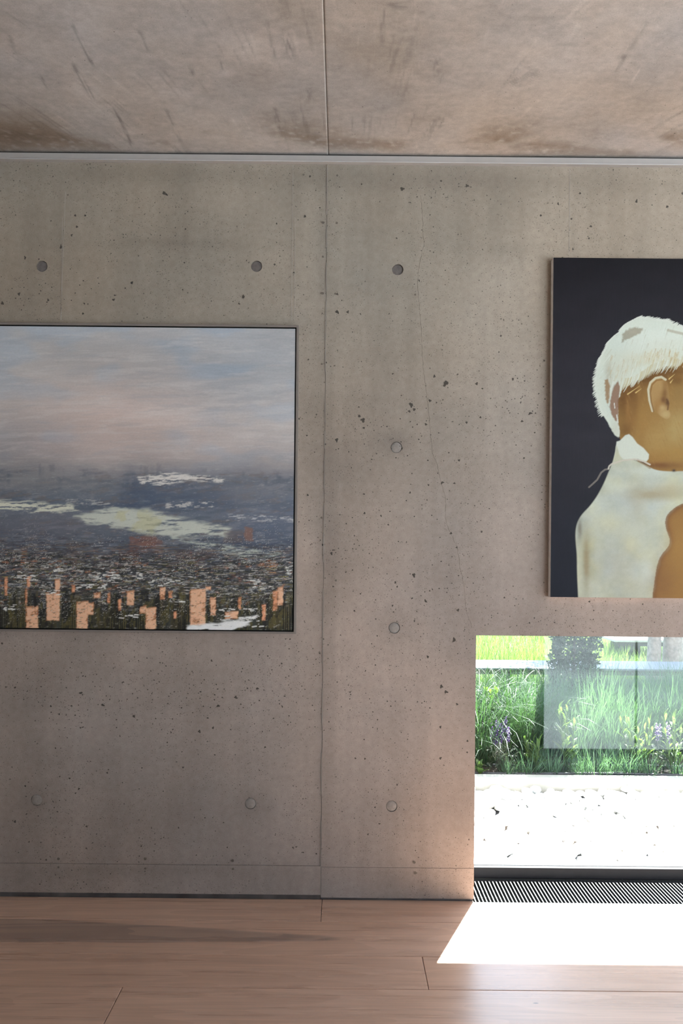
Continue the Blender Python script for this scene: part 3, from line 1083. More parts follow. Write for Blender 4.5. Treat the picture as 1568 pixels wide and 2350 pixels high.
# ---------------- landscape on the left
TL = 0.034                                                   # face of the floater frame, in front of the wall
fx1 = wp(681.5, 1098, -TL)[0]
fz1, fz0 = wp(400, 743.5, -TL)[1], wp(400, 1452.5, -TL)[1]
fx0 = fx1 - 1.62
left_pic = tag(empty('painting', ((fx0 + fx1) / 2, 0.0, fz0)), 'misty city landscape painting with peach blocks in slim taupe frame', 'painting')
ox, oz = (fx0 + fx1) / 2, fz0
fw, gapw = 0.0082, 0.0048
for (a, b, c_, d) in ((fx0, fx0 + fw, fz0, fz1), (fx1 - fw, fx1, fz0, fz1), (fx0 + fw, fx1 - fw, fz1 - fw, fz1), (fx0 + fw, fx1 - fw, fz0, fz0 + fw)):
    MB().box(a - ox, b - ox, -TL, -0.002, c_ - oz, d - oz).build('frame_rail', M['frame_taupe'], left_pic, bevel=0.0006)
MB().box(fx0 + fw - ox, fx1 - fw - ox, -0.010, -0.004, fz0 + fw - oz, fz1 - fw - oz).build('frame_back', M['frame_black'], left_pic)
lin_m = MB()
for (a, b, c_, d) in ((fx0 + fw, fx0 + fw + 0.0012, fz0 + fw, fz1 - fw), (fx1 - fw - 0.0012, fx1 - fw, fz0 + fw, fz1 - fw),
                      (fx0 + fw, fx1 - fw, fz1 - fw - 0.0012, fz1 - fw), (fx0 + fw, fx1 - fw, fz0 + fw, fz0 + fw + 0.0012)):
    lin_m.box(a - ox, b - ox, -TL + 0.001, -0.010, c_ - oz, d - oz)
lin_m.build('frame_rebate', M['frame_black'], left_pic)

cx0, cx1, cz0, cz1 = fx0 + fw + gapw, fx1 - fw - gapw, fz0 + fw + gapw, fz1 - fw - gapw
P = Paint(cx0, cx1, cz0, cz1, -TL + 0.003, 0.0023, 0.60)
px, py = P.px, P.py
stops = [(735, (150, 150, 152)), (850, (152, 150, 150)), (960, (160, 153, 150)), (1020, (155, 148, 146)), (1060, (138, 133, 133)), (1085, (120, 118, 122)),
         (1110, (95, 98, 106)), (1140, (82, 90, 102)), (1180, (92, 98, 108)), (1240, (80, 85, 94)), (1290, (72, 74, 80)), (1330, (62, 63, 65)), (1370, (54, 53, 50)),
         (1420, (48, 46, 38)), (1470, (44, 42, 32))]
wv = py + 26 * (fbm(px * 0.012, py * 0.03, 2, 3) - 0.5) + 14 * (fbm(px * 0.05, py * 0.2, 4, 3) - 0.5)
base = np.stack([np.interp(wv, [s[0] for s in stops], [P.c(s[1])[k] for s in stops]) for k in range(3)], -1)
sky = 1 - sstep(1030, 1110, py)
n = fbm(px * 0.006, py * 0.016, 6, 4) - 0.5
base *= 1 + (sky * 0.30 * n)[..., None]
pk = np.exp(-(((px - 250) / 260) ** 2 + ((py - 960) / 130) ** 2)) * sky
base = base * (1 + pk[..., None] * np.array([0.12, 0.0, -0.04]))
bl = sstep(0.5, 0.7, fbm(px * 0.008 + 3, py * 0.02, 8, 3)) * sky
base = base * (1 + bl[..., None] * np.array([-0.12, -0.03, 0.06]))
bl2 = np.exp(-(((px - 560) / 180) ** 2 + ((py - 870) / 120) ** 2)) * sky
base = base * (1 - bl2[..., None] * np.array([0.14, 0.07, 0.0]))
lf = np.exp(-(((px - 20) / 140) ** 2 + ((py - 1000) / 60) ** 2)) * sky
base = base * (1 - lf[..., None] * np.array([0.25, 0.2, 0.14]))
base *= 1 + (0.10 * (fbm(px * 0.03, py * 0.5, 10, 3) - 0.5))[..., None]
P.rgb = base
br = random.Random(11)
# dry-brush drag marks in the sky
for _ in range(260):
    x, y = br.uniform(-260, 680), br.uniform(750, 1080)
    L = br.uniform(20, 130)
    g_ = br.choice(((170, 166, 164), (134, 136, 140), (174, 163, 158), (142, 144, 150)))
    P.stroke([(x, y), (x + L * 0.5, y + br.uniform(-3, 2)), (x + L, y + br.uniform(-4, 3))], br.uniform(0.6, 3.0), g_, 2.0, br.uniform(0.05, 0.18), True)
P.scumble([(-270, 740), (690, 740), (690, 1060), (-270, 1060)], (176, 172, 170), .25, .60, 3, .012, .10, 30)
P.scumble([(-270, 740), (690, 740), (690, 1060), (-270, 1060)], (130, 133, 140), .25, .62, 4, .010, .08, 30)
# far skyline and blue haze banks
for (cx, cy, rx, ry, col, amt) in ((40, 1085, 90, 26, (102, 103, 108), .6), (300, 1118, 20, 34, (60, 72, 90), .75), (430, 1135, 190, 32, (68, 78, 94), .6), (545, 1112, 110, 16, (84, 90, 102), .5),
                                   (610, 1170, 110, 50, (92, 98, 112), .5), (150, 1140, 120, 24, (88, 94, 104), .6), (60, 1225, 120, 40, (76, 78, 90), .5), (600, 1232, 90, 36, (62, 72, 90), .55),
                                   (540, 1246, 120, 12, (48, 60, 76), .7), (380, 1160, 150, 10, (58, 68, 86), .6), (90, 1290, 130, 30, (78, 74, 74), .4), (300, 1160, 60, 12, (64, 74, 92), .5)):
    P.blob(cx, cy, rx, ry, col, amt, 1.2, int(cx) + 3)
for _ in range(90):
    x = br.uniform(-230, 670)
    y = br.uniform(1062, 1150)
    w_, h_ = br.uniform(3, 12), br.uniform(10, 34)
    P.poly([(x, y), (x + w_, y + br.uniform(-2, 2)), (x + w_, y + h_), (x, y + h_)], br.choice(((84, 88, 98), (66, 74, 88), (108, 108, 112), (92, 94, 100))), 3, br.uniform(.15, .5), 3, br.randrange(99))
band = [(-270, 1075), (690, 1085), (690, 1260), (-270, 1250)]
P.scumble(band, (122, 123, 128), .35, .60, 21, .03, .16, 14)
P.scumble(band, (62, 70, 84), .40, .57, 22, .02, .10, 14)
P.scumble(band, (146, 147, 148), .40, .72, 23, .07, .40, 12)
P.scumble(band, (96, 84, 78), .4, .64, 24, .03, .12, 16)
for (cx, cy, rx, ry, col, amt) in ((580, 1130, 110, 26, (112, 112, 118), .45), (80, 1110, 120, 20, (118, 116, 118), .45), (230, 1120, 80, 24, (104, 106, 112), .4), (330, 1135, 50, 30, (62, 74, 92), .6),
                                   (450, 1150, 90, 24, (70, 80, 96), .5), (620, 1210, 80, 40, (84, 92, 108), .45), (120, 1200, 130, 26, (88, 86, 94), .45)):
    P.blob(cx, cy, rx, ry, col, amt, .8, int(cx) + 13)
# light breaking across the plain
P.scumble([(-20, 1148), (60, 1152), (165, 1160), (182, 1172), (90, 1176), (-20, 1168)], (182, 182, 168), .95, .42, 31, .03, .25, 5)
P.scumble([(170, 1184), (260, 1166), (340, 1170), (420, 1192), (530, 1212), (515, 1230), (400, 1232), (300, 1216), (200, 1200)], (164, 167, 158), .95, .34, 32, .02, .14, 7)
P.scumble([(255, 1170), (335, 1174), (380, 1190), (350, 1224), (285, 1218)], (158, 156, 122), .6, .46, 33, .04, .06, 8)
P.scumble([(395, 1234), (440, 1240), (520, 1252), (645, 1268), (658, 1280), (560, 1280), (480, 1264)], (156, 162, 154), .95, .40, 34, .03, .28, 5)
P.scumble([(315, 1094), (380, 1084), (515, 1096), (508, 1108), (430, 1104), (370, 1116), (325, 1110)], (182, 178, 174), .95, .47, 35, .05, .35, 5)
P.scumble([(380, 1150), (490, 1150), (490, 1166), (380, 1166)], (164, 162, 160), .9, .56, 36, .06, .4, 4)
P.scumble([(520, 1178), (680, 1186), (680, 1200), (520, 1194)], (160, 160, 164), .8, .55, 37, .06, .5, 4)
P.scumble([(150, 1140), (250, 1150), (250, 1164), (150, 1156)], (150, 150, 150), .8, .57, 38, .06, .4, 4)
for (x0, y0, x1, y1, col, amt) in ((296, 1230, 358, 1266, (104, 76, 70), .85), (272, 1262, 318, 1308, (92, 70, 64), .8), (322, 1238, 372, 1270, (106, 78, 70), .7), (560, 1208, 580, 1242, (110, 84, 74), .8),
                                   (512, 1216, 556, 1246, (94, 82, 78), .5), (402, 1262, 440, 1290, (98, 78, 72), .6), (452, 1258, 500, 1286, (86, 74, 72), .6), (612, 1284, 634, 1320, (156, 110, 62), .9),
                                   (48, 1258, 60, 1282, (150, 104, 74), .7), (64, 1290, 76, 1310, (160, 110, 68), .7), (210, 1270, 250, 1300, (86, 72, 68), .6), (150, 1240, 200, 1290, (80, 76, 78), .6),
                                   (240, 1230, 270, 1262, (76, 80, 90), .6), (430, 1276, 470, 1300, (108, 84, 76), .5)):
    P.scumble([(x0, y0), (x1, y0 + 2), (x1, y1), (x0, y1)], col, amt, .34, int(x0), .06, .16, 3)
# dense drag marks of the city: layered broken colour
city = [(-270, 1225), (690, 1250), (690, 1400), (-270, 1400)]
low2 = [(-270, 1262), (690, 1275), (690, 1400), (-270, 1400)]
P.scumble(city, (56, 58, 64), .75, .50, 41, .04, .40, 16)
P.scumble(city, (104, 88, 78), .60, .62, 42, .03, .28, 16)
P.scumble(city, (92, 98, 110), .60, .60, 43, .05, .45, 16)
P.scumble(low2, (36, 37, 38), .85, .50, 44, .05, .35, 14)
P.scumble(low2, (150, 149, 146), .85, .655, 45, .07, .55, 12)
P.scumble(low2, (96, 92, 58), .55, .66, 46, .05, .40, 12)
P.scumble(low2, (150, 96, 66), .60, .70, 47, .06, .22, 12)
pal = ((34, 36, 40), (52, 56, 64), (96, 98, 102), (158, 158, 156), (120, 96, 84), (62, 70, 84), (84, 82, 60), (182, 180, 176), (46, 44, 40), (110, 100, 96))
for _ in range(3000):
    y = 1215 + 150 * br.random() ** 0.75
    x = br.uniform(-260, 676)
    L = br.uniform(3, 20)
    P.stroke([(x, y), (x + L, y + br.uniform(-1.6, 1.6))], br.uniform(0.35, 1.0), br.choice(pal), 0.9, br.uniform(0.2, 0.75) * (0.5 if y < 1250 else 1.0), True)
for _ in range(1100):
    y = br.uniform(1295, 1395)
    x = br.uniform(-260, 676)
    L = br.uniform(2, 16)
    c_ = br.choice(((168, 168, 164), (150, 140, 128), (196, 192, 188), (32, 32, 32), (70, 66, 50), (40, 40, 38), (120, 114, 66), (26, 27, 28)))
    P.stroke([(x, y), (x + L * 0.5, y + br.uniform(-1.5, 1.5)), (x + L, y + br.uniform(-2.5, 2.5))], br.uniform(0.35, 0.95), c_, 0.7, br.uniform(0.4, 0.9))
# dark ground with vertical combed bars
for _ in range(190):
    x = br.uniform(-260, 676)
    y0 = br.uniform(1345, 1425)
    w_ = br.uniform(6, 26)
    P.poly([(x, y0), (x + w_, y0), (x + w_, 1462), (x, 1462)], br.choice(((32, 32, 30), (46, 44, 36), (60, 56, 36), (40, 42, 44), (26, 26, 26), (66, 60, 40), (52, 54, 50))),
           2, br.uniform(.3, .75), 3, br.randrange(500))
foot = [(-270, 1360), (690, 1360), (690, 1462), (-270, 1462)]
P.scumble(foot, (28, 28, 28), .8, .56, 51, .16, .04, 8)
P.scumble(foot, (86, 80, 46), .55, .62, 52, .14, .05, 8)
P.scumble(foot, (150, 148, 142), .6, .72, 53, .10, .40, 8)
for (a, b, y0) in ((650, 676, 1384), (408, 434, 1374), (250, 288, 1404), (160, 176, 1396), (312, 330, 1400), (0, 12, 1392), (40, 58, 1398), (-120, -90, 1390)):
    x = a
    while x < b:
        P.stroke([(x, y0 + br.uniform(-3, 10)), (x + br.uniform(-.5, .5), 1452)], br.uniform(.5, 1.2), br.choice(((18, 18, 18), (24, 23, 22), (14, 14, 15))), .7, .9)
        x += br.uniform(2.0, 3.6)
        P.stroke([(x, y0 + br.uniform(0, 12)), (x, 1450)], .5, br.choice(((104, 96, 66), (92, 88, 70))), .7, br.uniform(.2, .6))
        x += br.uniform(1.2, 2.2)
# peach facades
PE = [(58, 1392, 87, 1441), (105, 1361, 136, 1424), (174, 1381, 201, 1446), (199, 1384, 214, 1410), (333, 1395, 357, 1448), (435, 1352, 471, 1435), (481, 1370, 495, 1412), (366, 1348, 378, 1375),
      (385, 1357, 395, 1372), (397, 1404, 404, 1419), (625, 1357, 636, 1401), (636, 1348, 649, 1388), (600, 1388, 609, 1424), (56, 1352, 62, 1392), (60, 1323, 69, 1348), (290, 1357, 306, 1388),
      (245, 1361, 252, 1384), (214, 1361, 230, 1372), (9, 1325, 16, 1366), (163, 1343, 172, 1359), (125, 1330, 137, 1357), (270, 1375, 277, 1401), (545, 1372, 553, 1398), (470, 1346, 484, 1353),
      (515, 1404, 545, 1420), (320, 1392, 334, 1408), (-30, 1360, -6, 1430), (-90, 1385, -62, 1444), (-150, 1350, -128, 1410), (-210, 1380, -180, 1440)]
for i, (x0, y0, x1, y1) in enumerate(PE):
    small = (x1 - x0) < 12
    P.scumble([(x0, y0), (x1, y0 - 2), (x1 - 1, y1), (x0 + 1, y1)], (164, 110, 78), .8, .30, i * 3 + 100, .10, .20, 2)
    P.scumble([(x0 + 1, y0 + 2), (x1, y0), (x1 - 1, y1), (x0 + 1, y1)], (210, 156, 128) if not small else (188, 134, 104), .96, .37 if not small else .42, i * 7 + 1, .09, .16, 2.2)
    for _ in range(int((x1 - x0) * (y1 - y0) / 70) + 1):
        x, y = br.uniform(x0 - 2, x1), br.uniform(y0, y1)
        P.stroke([(x, y), (x + br.uniform(1, 6), y + br.uniform(-1, 1))], br.uniform(.4, 1.1), br.choice(((52, 46, 38), (150, 98, 66), (228, 180, 152), (84, 74, 54), (40, 40, 38))), .8, .55)
# white drag at the foot
P.scumble([(428, 1437), (470, 1433), (549, 1422), (590, 1412), (570, 1430), (525, 1452), (428, 1453)], (200, 200, 202), .97, .36, 61, .03, .22, 4)
for (x0, y0, x1, y1, n_) in ((384, 1375, 416, 1382, 8), (500, 1396, 584, 1404, 14), (174, 1341, 245, 1350, 22), (120, 1302, 136, 1312, 8), (0, 1388, 30, 1402, 12), (270, 1410, 312, 1418, 8), (500, 1412, 600, 1440, 34),
                             (92, 1352, 130, 1366, 14), (650, 1300, 676, 1322, 10), (30, 1320, 80, 1332, 18), (200, 1310, 330, 1330, 30), (560, 1330, 620, 1350, 10), (340, 1330, 420, 1345, 12)):
    for _ in range(n_):
        x, y = br.uniform(x0, x1), br.uniform(y0, y1)
        P.stroke([(x, y), (x + br.uniform(2, 11), y + br.uniform(-1.5, 1.5))], br.uniform(.4, 1.5), (196, 195, 192), .9, .8)
sp = _hash(np.floor(px * 0.9), np.floor(py * 0.9), 5)
m = (sp > 0.955) * sstep(1150, 1290, py) * (1 - sstep(1400, 1440, py)) * sstep(.42, .58, fbm(px * .03, py * .05, 3, 3))
P.over(m * 0.65, (180, 178, 172))
# scribbled mark at the lower right
for x in range(612, 634, 4):
    P.stroke([(x, 1446), (x + 2, 1440 + br.uniform(-2, 2)), (x + 4, 1446)], .6, (26, 26, 26), .7, .8)
P.rgb *= (1 + 0.09 * (vnoise(px * 0.35, py * 0.9, 44) - 0.5))[..., None]
P.h = (fbm(px * 0.06, py * 0.35, 21, 3) - .5) + np.clip(P.rgb.mean(-1) - 0.25, -.2, .3) * sstep(1200, 1320, py) * 3
P.X = P.X - ox
P.Z = P.Z - oz
P.build('canvas', M['paint_l'], left_pic, 0.0009)
MB().box(cx0 - ox + .001, cx1 - ox - .001, -TL + 0.0045, -0.010, cz0 - oz + .001, cz1 - oz - .001).build('stretcher', M['frame_black'], left_pic)

# ---------------- portrait on the right
TR = 0.032
ax0 = wp(1266, 980, -TR)[0]
az1, az0 = wp(1419, 592.5, -TR)[1], wp(1419, 1371.5, -TR)[1]
ax1 = ax0 + 0.98
right_pic = tag(empty('painting', ((ax0 + ax1) / 2, 0.0, az0)), 'unframed dark painting of a white-haired child seen from behind above the window', 'painting')
qx, qz = (ax0 + ax1) / 2, az0
P = Paint(ax0, ax1, az0, az1, -TR, 0.0020, 1.02)
px, py = P.px, P.py
v_ = np.interp(py, [590, 800, 1000, 1150, 1370], [0, .75, 1, .7, .35])
bg = 0.62 * P.c((32, 31, 38)) * (1 - v_[..., None]) + 0.8 * P.c((50, 49, 58)) * v_[..., None]
bg = bg * (1 + sstep(1000, 1370, py)[..., None] * np.array([-.25, -.08, .10]))
bg *= (1 + 0.30 * (fbm(px * 0.02, py * 0.03, 3, 4) - .5) + 0.14 * (fbm(px * .6, py * .05, 9, 2) - .5))[..., None]
P.rgb = bg
A = lambda L: [(1240 + x / 4.78, 580 + y / 4.78) for x, y in L]
B = lambda L: [(1240 + x / 4.78, 980 + y / 4.78) for x, y in L]
# flesh: neck, jaw and face (the face continues past the photograph's edge)
flesh = A([(845, 1590), (900, 1430), (1000, 1300), (1568, 1080), (2000, 1090), (2210, 1200), (2290, 1330), (2320, 1450), (2300, 1540), (2345, 1640), (2420, 1750), (2410, 1800), (2340, 1830), (2365, 1900), (2335, 1940), (2355, 1990), (2320, 2060), (2300, 2150), (2210, 2250), (2000, 2310)]) + B([(1800, 520), (1568, 510), (1280, 500), (1150, 400), (900, 200), (850, 60)])
flesh = rounded(flesh)
P.poly(flesh, (146, 112, 62), 2.0)
P.mask = 1 - sstep(-1.5, 1.5, poly_sdf(px, py, flesh))
for k, (cx, cy, rx, ry, col, amt) in enumerate(((1432, 915, 22, 50, (98, 66, 32), .85), (1475, 868, 70, 18, (92, 60, 28), .9), (1452, 900, 24, 26, (106, 72, 36), .8), (1545, 850, 60, 14, (96, 64, 30), .8),
                                                (1500, 1010, 46, 44, (168, 138, 84), .75), (1556, 985, 30, 50, (172, 150, 98), .7), (1474, 965, 16, 34, (156, 120, 66), .6), (1445, 960, 14, 40, (138, 100, 54), .7),
                                                (1560, 1042, 60, 22, (160, 126, 66), .6), (1515, 1068, 50, 9, (112, 72, 42), .8), (1434, 990, 16, 18, (104, 72, 36), .6), (1620, 930, 50, 70, (172, 140, 94), .5),
                                                (1470, 1020, 12, 40, (140, 104, 56), .5), (1495, 1050, 40, 12, (146, 108, 56), .5), (1556, 905, 14, 30, (140, 112, 66), .6), (1552, 872, 16, 12, (112, 80, 40), .7),
                                                (1458, 925, 7, 30, (124, 88, 46), .5), (1466, 895, 5, 26, (152, 116, 66), .5), (1440, 935, 4, 24, (150, 112, 66), .5))):
    P.blob(cx, cy, rx, ry, col, amt, .6, k + 3)
for k in range(260):
    x, y = 1425 + 240 * ((k * 0.618) % 1), 860 + 200 * ((k * 0.3247) % 1)
    P.stroke([(x, y), (x + 5, y + 14)], 1.6, ((164, 132, 80), (128, 94, 50), (150, 116, 66))[k % 3], 2.2, .16, True)
P.mask = None
# hair
hair = A([(872, 2035), (800, 1990), (750, 1880), (690, 1790), (650, 1730), (625, 1620), (608, 1530), (590, 1470), (608, 1350), (622, 1250), (668, 1130), (705, 1080), (730, 1000), (770, 945), (830, 905), (866, 870), (905, 805),
          (965, 765), (1080, 705), (1170, 715), (1290, 735), (1400, 745), (1470, 785), (1568, 815), (1800, 900), (2080, 1040), (2240, 1200), (2150, 1230), (1900, 1170), (1568, 1150), (1500, 1240), (1380, 1235), (1280, 1270),
          (1180, 1310), (1120, 1350), (1040, 1400), (970, 1440), (910, 1430), (890, 1500), (870, 1580), (845, 1600), (850, 1700), (850, 1860), (868, 1960)])
hair = rounded(hair, 1)
P.poly(hair, (204, 212, 200), 1.5, 1, 2.0, 3, .2)
hr = random.Random(5)
P.mask = 1 - sstep(-1.5, 1.5, poly_sdf(px, py, hair))
for k, (cx, cy, rx, ry, col, amt) in enumerate(((1420, 790, 30, 40, (196, 208, 200), .5), (1400, 870, 16, 50, (190, 202, 192), .6), (1500, 770, 70, 24, (212, 220, 210), .7), (1500, 822, 70, 18, (196, 190, 160), .6),
                                                (1430, 850, 30, 30, (196, 198, 180), .6), (1396, 860, 8, 34, (168, 160, 138), .5), (1412, 985, 14, 26, (188, 190, 176), .6), (1540, 790, 50, 14, (206, 210, 196), .6),
                                                (1465, 800, 30, 20, (206, 214, 204), .5), (1400, 935, 10, 26, (196, 206, 198), .6))):
    P.blob(cx, cy, rx, ry, col, amt, .6, k + 31)
for k in range(520):
    x, y = hr.uniform(1366, 1690), hr.uniform(735, 1010)
    ln = hr.uniform(8, 26)
    dx = -0.75 if x < 1410 else -0.35
    P.stroke([(x, y), (x + dx * ln * .5, y + ln * .5), (x + dx * ln, y + ln)], hr.uniform(.5, 1.4), hr.choice(((216, 224, 216), (188, 192, 178), (204, 210, 198), (178, 174, 152))), .9, hr.uniform(.2, .5), True)
P.mask = None
# outer spikes
edge = A([(690, 1790), (640, 1700), (620, 1600), (590, 1480), (605, 1340), (620, 1250), (668, 1130), (710, 1060), (740, 980), (800, 920), (866, 870), (905, 805), (965, 765), (1080, 705), (1170, 715), (1290, 735), (1400, 745), (1490, 790), (1600, 830), (1800, 905)])
for a, b in zip(edge[:-1], edge[1:]):
    nseg = max(2, int(math.dist(a, b) / 2.6))
    tx, ty = (b[0] - a[0]) / math.dist(a, b), (b[1] - a[1]) / math.dist(a, b)
    for k in range(nseg):
        s = (k + hr.random()) / nseg
        x, y = a[0] + (b[0] - a[0]) * s, a[1] + (b[1] - a[1]) * s
        up = y < 745
        ln = hr.uniform(4, 11)
        nx_, ny_ = ty, -tx
        dx, dy = (nx_ * -0.8 + tx * (1.0 if up else -0.9), ny_ * -0.8 + ty * (1.0 if up else -0.9))
        if up:
            dx, dy = 0.92, -0.42
        else:
            dx, dy = -0.78, 0.62
        P.stroke([(x - dx * 3, y - dy * 3), (x + dx * ln * .6, y + dy * ln * .6), (x + dx * ln, y + dy * ln)], 1.5, (208, 214, 204), .8, .95, True)
# fringe tips over the temple
low_ = A([(900, 1440), (960, 1440), (1040, 1400), (1120, 1350), (1200, 1290), (1290, 1260), (1380, 1235), (1450, 1230), (1510, 1225), (1568, 1170), (1700, 1170)])
for a, b in zip(low_[:-1], low_[1:]):
    nseg = max(3, int(math.dist(a, b) / 2.2))
    for k in range(nseg):
        s = (k + hr.random()) / nseg
        x, y = a[0] + (b[0] - a[0]) * s, a[1] + (b[1] - a[1]) * s
        ln = hr.uniform(5, 20)
        P.stroke([(x + 4, y - 12), (x, y), (x - ln * .35, y + ln * .6), (x - ln * .6, y + ln)], hr.uniform(1.2, 2.4), hr.choice(((206, 212, 200), (196, 196, 176), (190, 184, 152))), .8, .9, True)
# warm streaks within the hair
for (x0, y0, x1, y1, n_, amt) in ((1480, 800, 1560, 832, 60, .5), (1395, 815, 1440, 880, 34, .35), (1440, 805, 1490, 850, 26, .3), (1560, 780, 1680, 830, 40, .4)):
    for _ in range(n_):
        x, y = hr.uniform(x0, x1), hr.uniform(y0, y1)
        ln = hr.uniform(8, 22)
        P.stroke([(x, y), (x - ln * .25, y + ln)], hr.uniform(.6, 1.6), hr.choice(((178, 152, 104), (188, 172, 130), (214, 216, 206), (196, 184, 148))), .9, amt, True)
P.poly(A([(890, 985), (905, 880), (960, 840), (1040, 815), (1120, 830), (1100, 880), (1030, 915), (950, 950)]), (150, 144, 126), 3, .85, 3, 4)
P.blob(1452, 762, 8, 5, (168, 162, 146), .7)
P.stroke(A([(1400, 850), (1480, 870), (1568, 890)]), 3, (160, 150, 126), 3, .6)
P.poly(A([(705, 1400), (740, 1380), (760, 1470), (755, 1600), (735, 1680), (715, 1600)]), (146, 112, 74), 2, .85, 2, 8)
P.poly(A([(800, 1470), (850, 1400), (870, 1480), (855, 1620), (850, 1820), (830, 1850), (790, 1800), (755, 1690), (775, 1580)]), (134, 98, 76), 2, .9, 2, 9)
P.stroke(A([(800, 1420), (775, 1500), (768, 1565)]), 2.4, (206, 210, 200), 1, .95, True)
P.stroke(A([(808, 1650), (815, 1705)]), 1.0, (210, 212, 204), .8, .9)
P.stroke(A([(835, 1780), (850, 1860)]), 1.4, (206, 206, 196), .8, .9)
P.stroke(A([(880, 1480), (870, 1560)]), 2.0, (200, 204, 190), 1, .9, True)
for a, b in (((955, 1552), (1090, 1460)), ((1045, 1535), (1108, 1490)), ((1410, 1385), (1475, 1330)), ((1425, 1425), (1455, 1385))):
    P.stroke(A([a, b]), 1.5, (206, 178, 116), .9, .9, True)
# ear
ear = A([(1190, 1560), (1190, 1450), (1255, 1375), (1340, 1370), (1395, 1430), (1405, 1560), (1415, 1660), (1400, 1720), (1435, 1780), (1395, 1832), (1325, 1800), (1255, 1730), (1212, 1650)])
ear = rounded(ear)
P.poly(ear, (166, 134, 86), 2.5)
P.mask = 1 - sstep(-1.5, 1.5, poly_sdf(px, py, ear))
for k, (cx, cy, rx, ry, col, amt) in enumerate(((1524, 905, 9, 24, (118, 84, 46), .85), (1516, 885, 6, 18, (172, 140, 90), .7), (1512, 925, 10, 12, (150, 112, 64), .6), (1531, 924, 5, 8, (82, 54, 34), .9), (1522, 918, 6, 7, (112, 78, 46), .8),
                                                (1527, 951, 12, 9, (182, 160, 112), .85), (1520, 936, 6, 6, (184, 160, 112), .7), (1528, 880, 8, 12, (142, 104, 60), .7), (1505, 940, 6, 16, (144, 106, 58), .6))):
    P.blob(cx, cy, rx, ry, col, amt, .3, k + 3)
P.mask = None
P.stroke(A([(1228, 1735), (1195, 1620), (1182, 1500), (1205, 1425), (1262, 1375), (1325, 1362), (1372, 1392)]), 2.6, (198, 192, 164), 1.6, .95)
P.stroke(A([(1240, 1740), (1215, 1640), (1203, 1540), (1222, 1450), (1272, 1400), (1335, 1392)]), 1.6, (132, 94, 52), 2.0, .8)
P.stroke(A([(1395, 1720), (1405, 1650), (1385, 1610)]), 2.0, (96, 66, 40), 2.0, .7)
# face beyond the photograph's edge: brow, eye, nose and mouth kept plain
P.stroke(A([(1950, 1480), (2050, 1440), (2150, 1460)]), 3.0, (170, 150, 110), 2, .7)
P.blob(1672, 898, 10, 4, (70, 50, 34), .8)
P.blob(1690, 990, 14, 3.5, (124, 70, 52), .7)
# collar and gown
P.poly(B([(835, 160), (870, 150), (930, 90), (970, 78), (1010, 110), (1060, 180), (1130, 230), (1190, 300), (1185, 350), (1160, 380), (1060, 350), (900, 360), (790, 400), (820, 270)]), (202, 208, 196), 1.5)
gown = B([(830, 170), (820, 290), (790, 390), (740, 510), (690, 630), (620, 760), (540, 870), (450, 960), (400, 1050), (382, 1150), (385, 1260), (400, 1400), (400, 1600), (415, 1900), (440, 2700), (3000, 2700), (2800, 900), (2400, 620), (1900, 500), (1568, 482),
          (1450, 490), (1280, 480), (1190, 440), (1080, 380), (1000, 350), (880, 360)])
gown = rounded(gown)
P.poly(gown, (184, 188, 170), 1.8)
gd = (1 - sstep(-1, 1, poly_sdf(px, py, gown)))
mot = fbm(px * .022, py * .026, 61, 4) - .5
P.rgb *= (1 + gd * .42 * mot + gd * .12 * (fbm(px * .12, py * .12, 67, 3) - .5))[..., None]
P.rgb *= (1 + (gd * (fbm(px * .02 + 8, py * .02, 63, 3) - .5))[..., None] * np.array([.16, .0, -.50]))
for (cx, cy, rx, ry, col, amt) in ((1500, 1135, 60, 14, (160, 148, 118), .75), (1460, 1150, 24, 40, (160, 150, 122), .45), (1345, 1290, 9, 70, (146, 132, 100), .8), (1330, 1215, 6, 26, (110, 104, 92), .75),
                                   (1372, 1260, 8, 70, (190, 196, 184), .5), (1440, 1210, 60, 40, (190, 192, 174), .4), (1420, 1300, 50, 50, (164, 154, 126), .35), (1485, 1310, 14, 26, (198, 204, 194), .7),
                                   (1480, 1080, 60, 12, (200, 208, 198), .6), (1540, 1125, 40, 16, (172, 160, 132), .5), (1470, 1350, 40, 24, (176, 172, 148), .4)):
    P.mask = gd
    P.blob(cx, cy, rx, ry, col, amt, .5, int(cx))
    P.mask = None
arm = B([(1568, 830), (1400, 950), (1370, 1050), (1400, 1150), (1435, 1250), (1410, 1320), (1320, 1420), (1280, 1550), (1260, 1700), (1230, 1900), (1200, 2600), (2200, 2600), (2300, 1500), (2100, 1000), (1800, 820)])
arm = rounded(arm)
P.poly(arm, (148, 110, 60), 5.0, 1, 3, 7, .06)
ad = poly_sdf(px, py, arm)
P.over(np.clip(np.exp(-(ad / 10.0) ** 2) * (ad < 2), 0, 1) * .7, (116, 76, 46))
P.blob(1560, 1260, 30, 50, (160, 122, 66), .6, .5, 3)
P.blob(1520, 1340, 24, 50, (128, 90, 54), .6, .5, 4)
P.stroke(B([(532, 660), (620, 580), (665, 500), (705, 468), (745, 458)]), 2.0, (120, 114, 108), 1.0, .95)
P.stroke(B([(745, 458), (752, 430), (780, 405), (900, 366), (1030, 352), (1130, 376), (1200, 412)]), 1.8, (196, 190, 176), 1.0, .95)
P.stroke(B([(1070, 372), (1130, 405), (1200, 450)]), 2.2, (150, 122, 88), 2.5, .6)
P.blob(1546, 1080, 4, 3, (40, 40, 50), .9)
P.rgb *= (1 + 0.05 * (vnoise(px * 0.5, py * 0.5, 44) - 0.5))[..., None]
P.X = P.X - qx
P.Z = P.Z - qz
P.build('canvas', M['paint_r'], right_pic)
e = MB()
e.box(ax0 - qx, ax1 - qx, -TR + 0.0004, -0.003, 0.0, az1 - qz)
e.build('canvas_edge', M['canvas_white'], right_pic)

